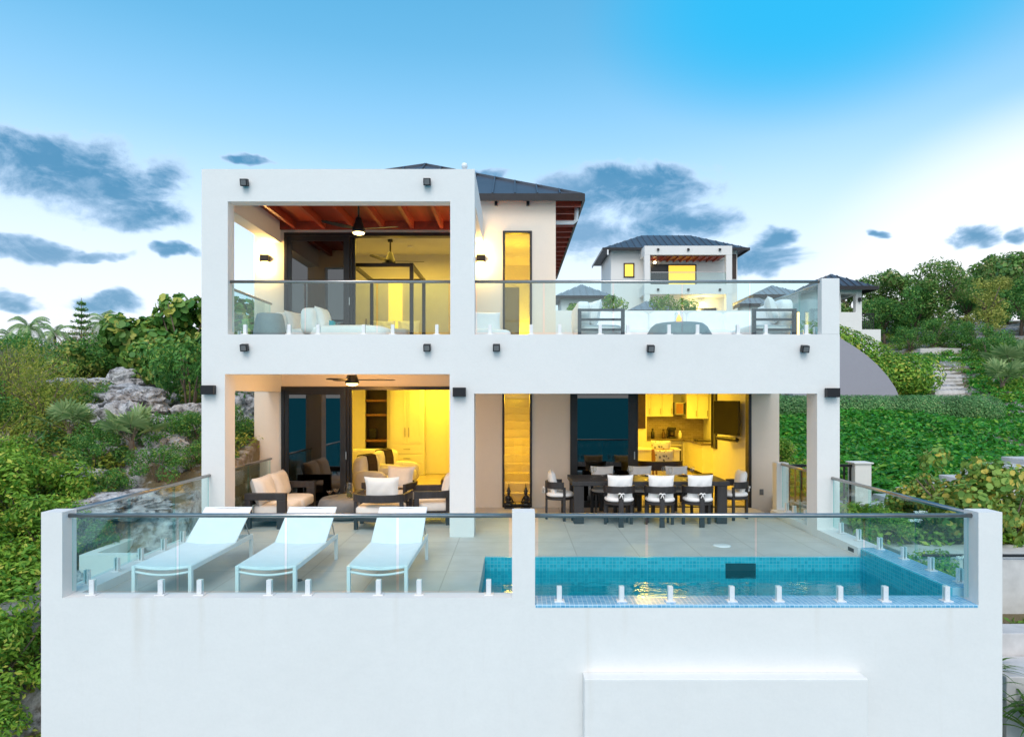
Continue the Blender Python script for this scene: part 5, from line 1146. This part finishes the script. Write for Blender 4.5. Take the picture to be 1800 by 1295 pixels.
fpalm.at(atpx(1762, 28.5), 28.5, 1.2, 'smaller fan palm below the garden bank shrubs', 'garden fan palms')
stone('garden_wall', 'upper low pale garden wall below the shrubs', 'wall', [(atpx(1618, 36), 36, 3.2, atpx(1690, 36), 36.3, 4.85)], 'coping'); stone('garden_wall', 'lower low pale garden wall above the stair top', 'wall', [(atpx(1645, 35), 35, 3.2, atpx(1712, 35), 35.3, 4.35)], 'coping')
autumn.at(7.2, 11.2, 1.0, 'sea grape bush with yellow and orange leaves beside the end post', 'turning sea grapes', dz=.1)
autumn.at(7.9, 10.95, .85, 'lower sea grape bush with turning leaves at the picture edge', 'turning sea grapes', dz=.1)
autumn.at(7.1, 11.75, .6, 'small yellow topped sea grape standing before the stone steps', 'turning sea grapes', dz=.1)
leafy.at(5.95, 9.75, .6, 'small shrub with white blossoms seen through the pool side glass', 'blossom shrubs', dz=-.0)
leafy.at(5.95, 10.9, .45, 'shrub seen through the side glass behind the blossoms', 'blossom shrubs', dz=-.1)
leafy.at(5.95, 15.6, .7, 'shrub with white flowers between the porch wall and the end column', 'blossom shrubs', dz=0)
m_petal = mat('white_petals', (.85, .84, .78), .6, var=.03)
def blossom(label, x, y, z):
    t = thing('blossom_cluster', label, 'flowers', (x, y, z), 0, 'white blossom clusters')
    mb = MB()
    for k in range(7):
        a = k*2.4; c = (.06*math.cos(a)*(k > 0), .05*math.sin(a)*(k > 0), .02*math.sin(3*k))
        for j in range(5):
            b = 2*PI*j/5 + k; mb.add([c, (c[0]+.03*math.cos(b-.4), c[1]+.03*math.sin(b-.4), c[2]+.02), (c[0]+.045*math.cos(b), c[1]+.045*math.sin(b), c[2]+.012), (c[0]+.03*math.cos(b+.4), c[1]+.03*math.sin(b+.4), c[2]+.02)], [(0, 1, 2, 3)])
    mb.build('petal', m_petal, t); MB().tube([(0, 0, -.15), (0, 0, .0)], .008, 6).build('stalk', m_bark, t)
for lab, x, y, z in (('white blossom cluster high behind the pool side glass', 5.85, 9.85, .62), ('white blossom cluster beside the highest one behind the glass', 5.72, 9.75, .52), ('white blossom cluster low behind the glass near the end post', 6.05, 9.2, .12), ('white flower beside the porch end wall', 5.72, 15.2, 1.25)): blossom(lab, x, y, z)
def strap_plant():
    t = thing('strap_leaf_plant', 'x', 'plant'); V = []; F = []; gg = np.random.default_rng(9)
    for k in range(46):
        a = gg.random()*2*PI; e = R(35 + 50*gg.random()); L = .55 + .35*gg.random(); w = .022; p_ = Vector((.04*math.cos(a), .04*math.sin(a), 0)); b = len(V); sd = Vector((-math.sin(a), math.cos(a), 0)); n_ = 8
        for j in range(n_ + 1):
            ww = w*(1 - (j/n_)**2) + .001; V += [p_ - sd*ww, p_ + sd*ww]; ee = e - R(11)*j; p_ = p_ + Vector((math.cos(a)*math.cos(ee), math.sin(a)*math.cos(ee), math.sin(ee)))*L/n_
        for j in range(n_): F.append((b+2*j, b+2*j+1, b+2*j+3, b+2*j+2))
    np_mesh('leaf', np.array([tuple(v) for v in V]), np.array(F), leafmat('strap_leaves', (.05, .14, .02), (.16, .28, .05), None, 0, .3), t)
    MB().lathe([(.06, -.15), (.05, .05)], 8).build('stem', m_bark, t); return t
strap = Kind(strap_plant)
for x, y, s, lab in ((5.95, 7.75, 1.0, 'strap leaved plant at the foot of the pool wall corner'), (6.25, 7.95, 1.1, 'strap leaved plant just below the lowest stone landing'), (6.15, 7.35, .9, 'lowest strap leaved plant at the picture corner'), (5.75, 8.35, .7, 'small strap leaved plant wedged against the pool wall'), (6.7, 7.6, 1.1, 'strap leaved plant cut by the picture edge')):
    strap.at(x, y, s, lab, 'strap leaved plants by the pool wall', dz=.45)
# greenery behind the upper terrace
for px, Y, s, K_, lab in ((1010, 33, .66, T4, 'green tree behind the sofa near the villa corner'), (1080, 32, .76, T4, 'larger green tree behind the sofa beside the glass joint'), (1165, 34, .70, T4, 'small tree in front of the lower porch of the distant villa'), (1205, 33, .66, T4, 'low tree behind the sofa beside the lantern')):
    K_.at(atpx(px, Y), Y, s*.92, lab, 'trees behind the white sofa')
# ------------------------------------------------------------------ houses up the hill
def hip(mb, x0, x1, y0, y1, z, zt, r=None):
    d = min(x1-x0, y1-y0) / 2 if r is None else r; ym = (y0+y1)/2; xm = (x0+x1)/2
    if x1-x0 >= y1-y0: P1, P2 = (x0+d, ym, zt), (x1-d, ym, zt); mb.add([(x0,y0,z),(x1,y0,z),(x1,y1,z),(x0,y1,z),P1,P2], [(0,1,5,4),(1,2,5),(2,3,4,5),(3,0,4),(3,2,1,0)])
    else: P1, P2 = (xm, y0+d, zt), (xm, y1-d, zt); mb.add([(x0,y0,z),(x1,y0,z),(x1,y1,z),(x0,y1,z),P1,P2], [(0,1,4),(1,2,5,4),(2,3,5),(3,0,4,5),(3,2,1,0)])
    return P1, P2
def far_roof(parent, x0, x1, y0, y1, z, zt, n, mm=None):
    mb = MB(); P1, P2 = hip(mb, x0, x1, y0, y1, z, zt); r = mb.build('roof', mm or m_roof, parent, world=True)
    s = MB(); 
    if x1-x0 >= y1-y0:
        seams(s, (x0,y0,z), (x1,y0,z), P1, P2, n); seams(s, (x1,y0,z), (x1,y1,z), P2, P2, max(4, n//2)); seams(s, (x0,y1,z), (x0,y0,z), P1, P1, max(4, n//2))
    else:
        seams(s, (x0,y0,z), (x1,y0,z), P1, P1, n); seams(s, (x1,y0,z), (x1,y1,z), P1, P2, n); seams(s, (x0,y1,z), (x0,y0,z), P2, P1, n)
    s.build('roof_seam', mm or m_roof, r, world=True)
    MB().box(x0-.05, y0-.06, z-.18, x1+.05, y0-.001, z+.02).box(x0-.06, y0, z-.18, x0-.001, y1, z+.02).box(x1+.001, y0, z-.18, x1+.06, y1, z+.02).build('gutter', m_dark, parent, world=True)
def far_window(parent, x0, x1, z0, z1, y, m):
    w = MB().box(x0, y-.06, z0, x0+.1, y, z1).box(x1-.1, y-.06, z0, x1, y, z1).box(x0+.1, y-.06, z0, x1-.1, y, z0+.1).box(x0+.1, y-.06, z1-.1, x1-.1, y, z1).build('window', m_dark, parent, world=True)
    MB().box(x0+.1, y-.03, z0+.1, x1-.1, y-.003, z1-.1).build('pane', m, w, world=True)
m_lit = emit('lit_interior', (1, .62, .07), .95)
fv = thing('hillside_villa', 'white two storey hillside villa with lit balcony and dark seamed hip roof', 'house', (12.6, 54, 6))
MB().box(7.6, 54, 4.5, 17.6, 60, 13.85).build('wall', m_wall, fv, world=True)
far_roof(fv, 6.9, 18.3, 53.3, 60.7, 13.9, 15.75, 22)
for x0, x1 in ((9.88, 10.3), (16.1, 16.55)): MB().box(x0, 52, 4.5, x1, 52.4, 13.1).build('column', m_wall, fv, world=True)
MB().box(9.88, 51.99, 13.1, 16.55, 53.99, 13.78).build('roof_beam', m_wall, fv, world=True); MB().box(9.86, 51.98, 10.1, 16.57, 53.99, 10.85).build('balcony_band', m_wall, fv, world=True)
MB().box(10.3, 52.3, 13.04, 16.1, 53.98, 13.085).build('board_ceiling', m_redwood2, fv, world=True)
for k in range(11): MB().box(10.4 + .52*k, 52.3, 12.92, 10.5 + .52*k, 53.98, 13.04).build('ceiling_beam', m_redwood, fv, world=True)
far_window(fv, 10.75, 12.05, 10.86, 12.75, 53.99, m_black); far_window(fv, 12.05, 14.35, 10.86, 12.75, 53.99, m_lit); far_window(fv, 8.6, 9.45, 11.7, 12.85, 53.99, m_lit)
MB().box(16.75, 53.94, 11.6, 17.5, 53.99, 13.55).build('louvre_panel', m_darkwood, fv, world=True); far_window(fv, 10.9, 12.4, 7.2, 9.4, 53.99, m_black); far_window(fv, 13.6, 15.9, 7.2, 9.3, 53.99, m_black)
MB().box(10.3, 52.05, 10.9, 16.1, 52.07, 11.75).build('balustrade_glass', m_glass, fv, world=True); MB().box(10.3, 52.03, 11.75, 16.1, 52.09, 11.8).build('handrail', m_steel, fv, world=True)
MB().cushion((14.7, 53.4, 9.55), (.35, .35, .3), .9, 8).cushion((10.9, 53.2, 12.75), (.25, .25, .2), .9, 8).build('lamp', m_warm_lamp, fv, world=True); light('porch_light', (14.7, 53.2, 9.2), 160, (1, .62, .2), .1)
MB().box(7.2, 53.2, 13.35, 7.3, 53.3, 13.75).build('downpipe', m_white_metal, fv, world=True)
for x in (10.9, 13.2, 15.6): MB().box(x-.08, 51.86, 13.4, x+.08, 51.985, 13.56).box(x-.08, 51.86, 10.35, x+.08, 51.975, 10.51).build('spot_lamp', m_lampbox, fv, world=True)
def cottage(name, label, x0, x1, y0, y1, z0, ze, zt, ov=.45, n=9, wins=()):
    mm = m_roof_far
    t = thing(name, label, 'house', ((x0+x1)/2, y0, z0)); MB().box(x0, y0, z0-1.5, x1, y1, ze).build('wall', m_wall, t, world=True); far_roof(t, x0-ov, x1+ov, y0-ov, y1+ov, ze+.02, zt, n, mm)
    for w in wins: far_window(t, *w, y0-.001, m_black)
    return t
cottage('cottage', 'low white cottage with grey hip roof close beside the villa corner', 3.0, 5.9, 44, 47.5, 6, 8.7, 9.75, wins=((3.5, 4.3, 7.3, 8.3),))
cottage('cottage', 'low white cottage with grey hip roof between the hillside villa and the end post', 16.6, 19.6, 46.5, 50, 6, 9.15, 10.1, wins=((17.2, 18.2, 7.6, 8.8),))
cottage('cottage', 'small white cottage wing attached low beside the hillside villa', 15.1, 16.9, 45.2, 46.3, 5.5, 8.4, 8.9, .2, 6)
gz = thing('garden_pavilion', 'dark tent roofed garden pavilion behind the sofa', 'pavilion', (7.4, 38, 4.6)); far_roof(gz, 6.15, 8.75, 36.8, 39.2, 6.95, 7.6, 7, m_roof_far)
for x in (6.4, 8.5):
    for y in (37.05, 38.95): MB().box(x-.06, y-.06, 3.8, x+.06, y+.06, 6.95).build('post', m_dark, gz, world=True)
pv = thing('pavilion_house', 'small white pavilion with a see-through corner window and dark hip roof beside the end post', 'house', (16.8, 36, 4.5))
Wp = MB().box(16.0, 36, 3.5, 18.3, 36.3, 6.75).box(16.0, 36, 7.72, 18.3, 36.3, 8.0).box(17.98, 36, 6.75, 18.3, 36.3, 7.72).box(16.0, 36, 6.75, 17.2, 36.3, 7.72).box(16.0, 36.3, 3.5, 16.3, 40, 8.0).box(18.0, 36.3, 3.5, 18.3, 38.0, 6.75).box(18.0, 39.7, 3.5, 18.3, 40, 8.0).box(18.0, 36.3, 7.72, 18.3, 39.7, 8.0).build('wall', m_wall, pv, world=True)
far_roof(pv, 15.6, 18.85, 35.5, 40.5, 8.03, 8.95, 9)
MB().box(18.31, 36.1, 3.0, 19.35, 36.4, 5.85).build('step_wall', m_wall, pv, world=True); MB().box(18.1, 35.86, 7.3, 18.22, 35.999, 7.5).build('wall_lamp', m_lampbox, pv, world=True); MB().box(17.2, 35.985, 5.2, 17.7, 35.999, 5.6).build('low_window', m_black, pv, world=True)
fe = thing('iron_fence', 'dark upright iron fence beside the small pavilion', 'fence', (18.9, 37.5, 5.9))
for k in range(14): MB().box(18.4 + .1*k, 37.5, 4.8, 18.43 + .1*k, 37.53, 6.9).build('bar', m_dark, fe, world=True)
MB().box(18.35, 37.53, 6.8, 19.75, 37.56, 6.85).box(18.35, 37.53, 5.0, 19.75, 37.56, 5.05).build('rail', m_dark, fe, world=True)
# ------------------------------------------------------------------ sky, sun, camera
w = bpy.data.worlds.new('World'); SC.world = w; w.use_nodes = True; nt = w.node_tree
for n_ in list(nt.nodes): nt.nodes.remove(n_)
out = N(nt, 'ShaderNodeOutputWorld'); bg = N(nt, 'ShaderNodeBackground'); nt.links.new(bg.outputs[0], out.inputs[0])
tc = N(nt, 'ShaderNodeTexCoord'); nv = N(nt, 'ShaderNodeVectorMath', operation='NORMALIZE'); nt.links.new(tc.outputs['Generated'], nv.inputs[0])
sp_ = N(nt, 'ShaderNodeSeparateXYZ'); nt.links.new(nv.outputs[0], sp_.inputs[0])
X, Y, Z = sp_.outputs
el = math_n(nt, 'MULTIPLY', math_n(nt, 'ARCSINE', Z), 180/PI); az = math_n(nt, 'MULTIPLY', math_n(nt, 'ARCTAN2', X, Y), 180/PI)
def smooth(v, a, b):
    n = N(nt, 'ShaderNodeMapRange', interpolation_type='SMOOTHSTEP'); nt.links.new(v, n.inputs[0]); n.inputs[1].default_value = a; n.inputs[2].default_value = b; return n.outputs[0]
base = ramp(nt, math_n(nt, 'DIVIDE', el, 60.0), [(0, (.80, .78, .86)), (5/60, (.86, .87, .97)), (10/60, (.80, .89, 1.0)), (15/60, (.58, .79, .97)), (20/60, (.29, .61, .90)), (27/60, (.105, .435, .73)), (38/60, (.05, .33, .60)), (1, (.04, .22, .5))])
base.node.color_ramp.interpolation = 'B_SPLINE'
# clear saturated patch to the north-east and the pale evening glow beneath it
q1 = math_n(nt, 'ADD', math_n(nt, 'POWER', math_n(nt, 'DIVIDE', math_n(nt, 'SUBTRACT', az, 24), 20), 2), math_n(nt, 'POWER', math_n(nt, 'DIVIDE', math_n(nt, 'SUBTRACT', el, 29), 10), 2))
base = mix(nt, math_n(nt, 'MULTIPLY', smooth(q1, 1.0, .0), .92), base, (.0, .46, .84))
q2 = math_n(nt, 'ADD', math_n(nt, 'POWER', math_n(nt, 'DIVIDE', math_n(nt, 'SUBTRACT', az, 43), 22), 2), math_n(nt, 'POWER', math_n(nt, 'DIVIDE', math_n(nt, 'SUBTRACT', el, 9), 12), 2))
base = mix(nt, math_n(nt, 'MULTIPLY', smooth(q2, 1.0, .1), .95), base, (1.0, 1.0, 1.0))
# clouds
cvec = N(nt, 'ShaderNodeMapping'); cvec.inputs['Scale'].default_value = (1, 1, 1.7); nt.links.new(nv.outputs[0], cvec.inputs[0])
f1 = noise_tex(nt, cvec.outputs[0], 11, 10, .64, .4); f2 = noise_tex(nt, cvec.outputs[0], 3.2, 5, .5)
CL = [(150, 310, 190, 62), (80, 275, 95, 45), (230, 375, 120, 34), (280, 300, 70, 40), (60, 432, 120, 20), (175, 445, 60, 10), (22, 520, 38, 17), (175, 530, 75, 19), (320, 448, 40, 14), (455, 286, 40, 10),
      (1100, 345, 165, 46), (1030, 400, 110, 45), (1170, 395, 110, 35), (1320, 455, 95, 24), (1350, 425, 36, 26), (860, 303, 45, 12), (1722, 402, 48, 28), (1795, 410, 32, 18), (1557, 410, 20, 10)]
wz = math_n(nt, 'MULTIPLY', math_n(nt, 'SUBTRACT', noise_tex(nt, cvec.outputs[0], 7, 4, .6), .5), 6.5)
wy = N(nt, 'ShaderNodeMapping'); wy.inputs['Location'].default_value = (3.1, 1.7, 5.2); nt.links.new(cvec.outputs[0], wy.inputs[0])
we = math_n(nt, 'MULTIPLY', math_n(nt, 'SUBTRACT', noise_tex(nt, wy.outputs[0], 7, 4, .6), .5), 4.5)
az = math_n(nt, 'ADD', az, wz); el0 = el; el = math_n(nt, 'ADD', el, we)
dmax = None
for px, py, rx, ry in CL:
    a = math.degrees(math.atan((px-905)/1200)); ca = math.cos(R(a)); e = math.degrees(math.atan((697-py)/1200*ca)); ra = math.degrees(rx/1200*ca*ca); re = math.degrees(ry/1200*ca)
    q = math_n(nt, 'ADD', math_n(nt, 'POWER', math_n(nt, 'DIVIDE', math_n(nt, 'SUBTRACT', az, a), ra*1.12), 2), math_n(nt, 'POWER', math_n(nt, 'DIVIDE', math_n(nt, 'SUBTRACT', el, e), re*1.12), 2))
    d = math_n(nt, 'SUBTRACT', 1.0, q)
    dmax = d if dmax is None else math_n(nt, 'MAXIMUM', dmax, d)
dmax = math_n(nt, 'MAXIMUM', dmax, -1.5); el = el0
dens = math_n(nt, 'ADD', math_n(nt, 'MULTIPLY', dmax, .8), math_n(nt, 'MULTIPLY', math_n(nt, 'SUBTRACT', f1, .5), 2.1))
alpha = smooth(dens, -.04, .46)
core = smooth(dens, .12, .80)
ccol = mix(nt, core, (.50, .67, .88), (.03, .205, .385))
ccol = mix(nt, math_n(nt, 'MULTIPLY', smooth(f2, .47, .70), .40), ccol, (.30, .45, .64))
f3 = noise_tex(nt, cvec.outputs[0], 22, 8, .65, .5); ccol = mix(nt, math_n(nt, 'MULTIPLY', smooth(f3, .50, .72), .38), ccol, (.46, .62, .82))
sky = mix(nt, math_n(nt, 'MULTIPLY', alpha, .94), base, ccol)
thin = math_n(nt, 'MULTIPLY', smooth(noise_tex(nt, cvec.outputs[0], 5, 7, .6, .5), .5, .72), smooth(el, 14, 3))
sky = mix(nt, math_n(nt, 'MULTIPLY', thin, .35), sky, (.62, .72, .88))
# bright dusk sky over the sea, boosted to light the front walls
wst = smooth(math_n(nt, 'MULTIPLY', Y, -1.0), -.1, .75)
sky = mix(nt, wst, sky, (WEST[0], WEST[1], WEST[2]))
ni = N(nt, 'ShaderNodeTexSky', sky_type='NISHITA'); ni.sun_disc = False; ni.sun_elevation = R(SUN_EL); ni.sun_rotation = R(SUN_ROT)
sky = mix(nt, .02, sky, ni.outputs[0], 'ADD')
sky = mix(nt, smooth(el, 0.0, -3.0), sky, (.10, .16, .18))
nt.links.new(sky, bg.inputs[0]); bg.inputs[1].default_value = 1.0
sun = bpy.data.lights.new('sun', 'SUN'); sun.energy = SUN_E; sun.angle = R(35); sun.color = (1, .95, .90)
so_ = link(bpy.data.objects.new('sun', sun))
sd = Vector((math.sin(R(SUN_ROT))*math.cos(R(SUN_EL)), math.cos(R(SUN_ROT))*math.cos(R(SUN_EL)), math.sin(R(SUN_EL))))
so_.rotation_euler = sd.to_track_quat('Z', 'Y').to_euler()
cd = bpy.data.cameras.new('camera'); cam = link(bpy.data.objects.new('camera', cd)); cam.location = (0, 0, CAMZ); cam.rotation_euler = (PI/2, 0, 0)
cd.sensor_width = 36; cd.lens = 24; cd.shift_x = -5/1800; cd.shift_y = 49.5/1800; cd.clip_end = 9000; cd.clip_start = .1
SC.camera = cam
SC.view_settings.view_transform = 'Standard'; SC.view_settings.look = 'None'; SC.view_settings.exposure = EXPO; SC.view_settings.gamma = 1
SC.render.engine = 'CYCLES'; cy = SC.cycles
cy.max_bounces = 8; cy.diffuse_bounces = 4; cy.glossy_bounces = 4; cy.transparent_max_bounces = 24; cy.transmission_bounces = 4
cy.caustics_reflective = False; cy.caustics_refractive = False; cy.sample_clamp_indirect = 6; cy.use_denoising = True
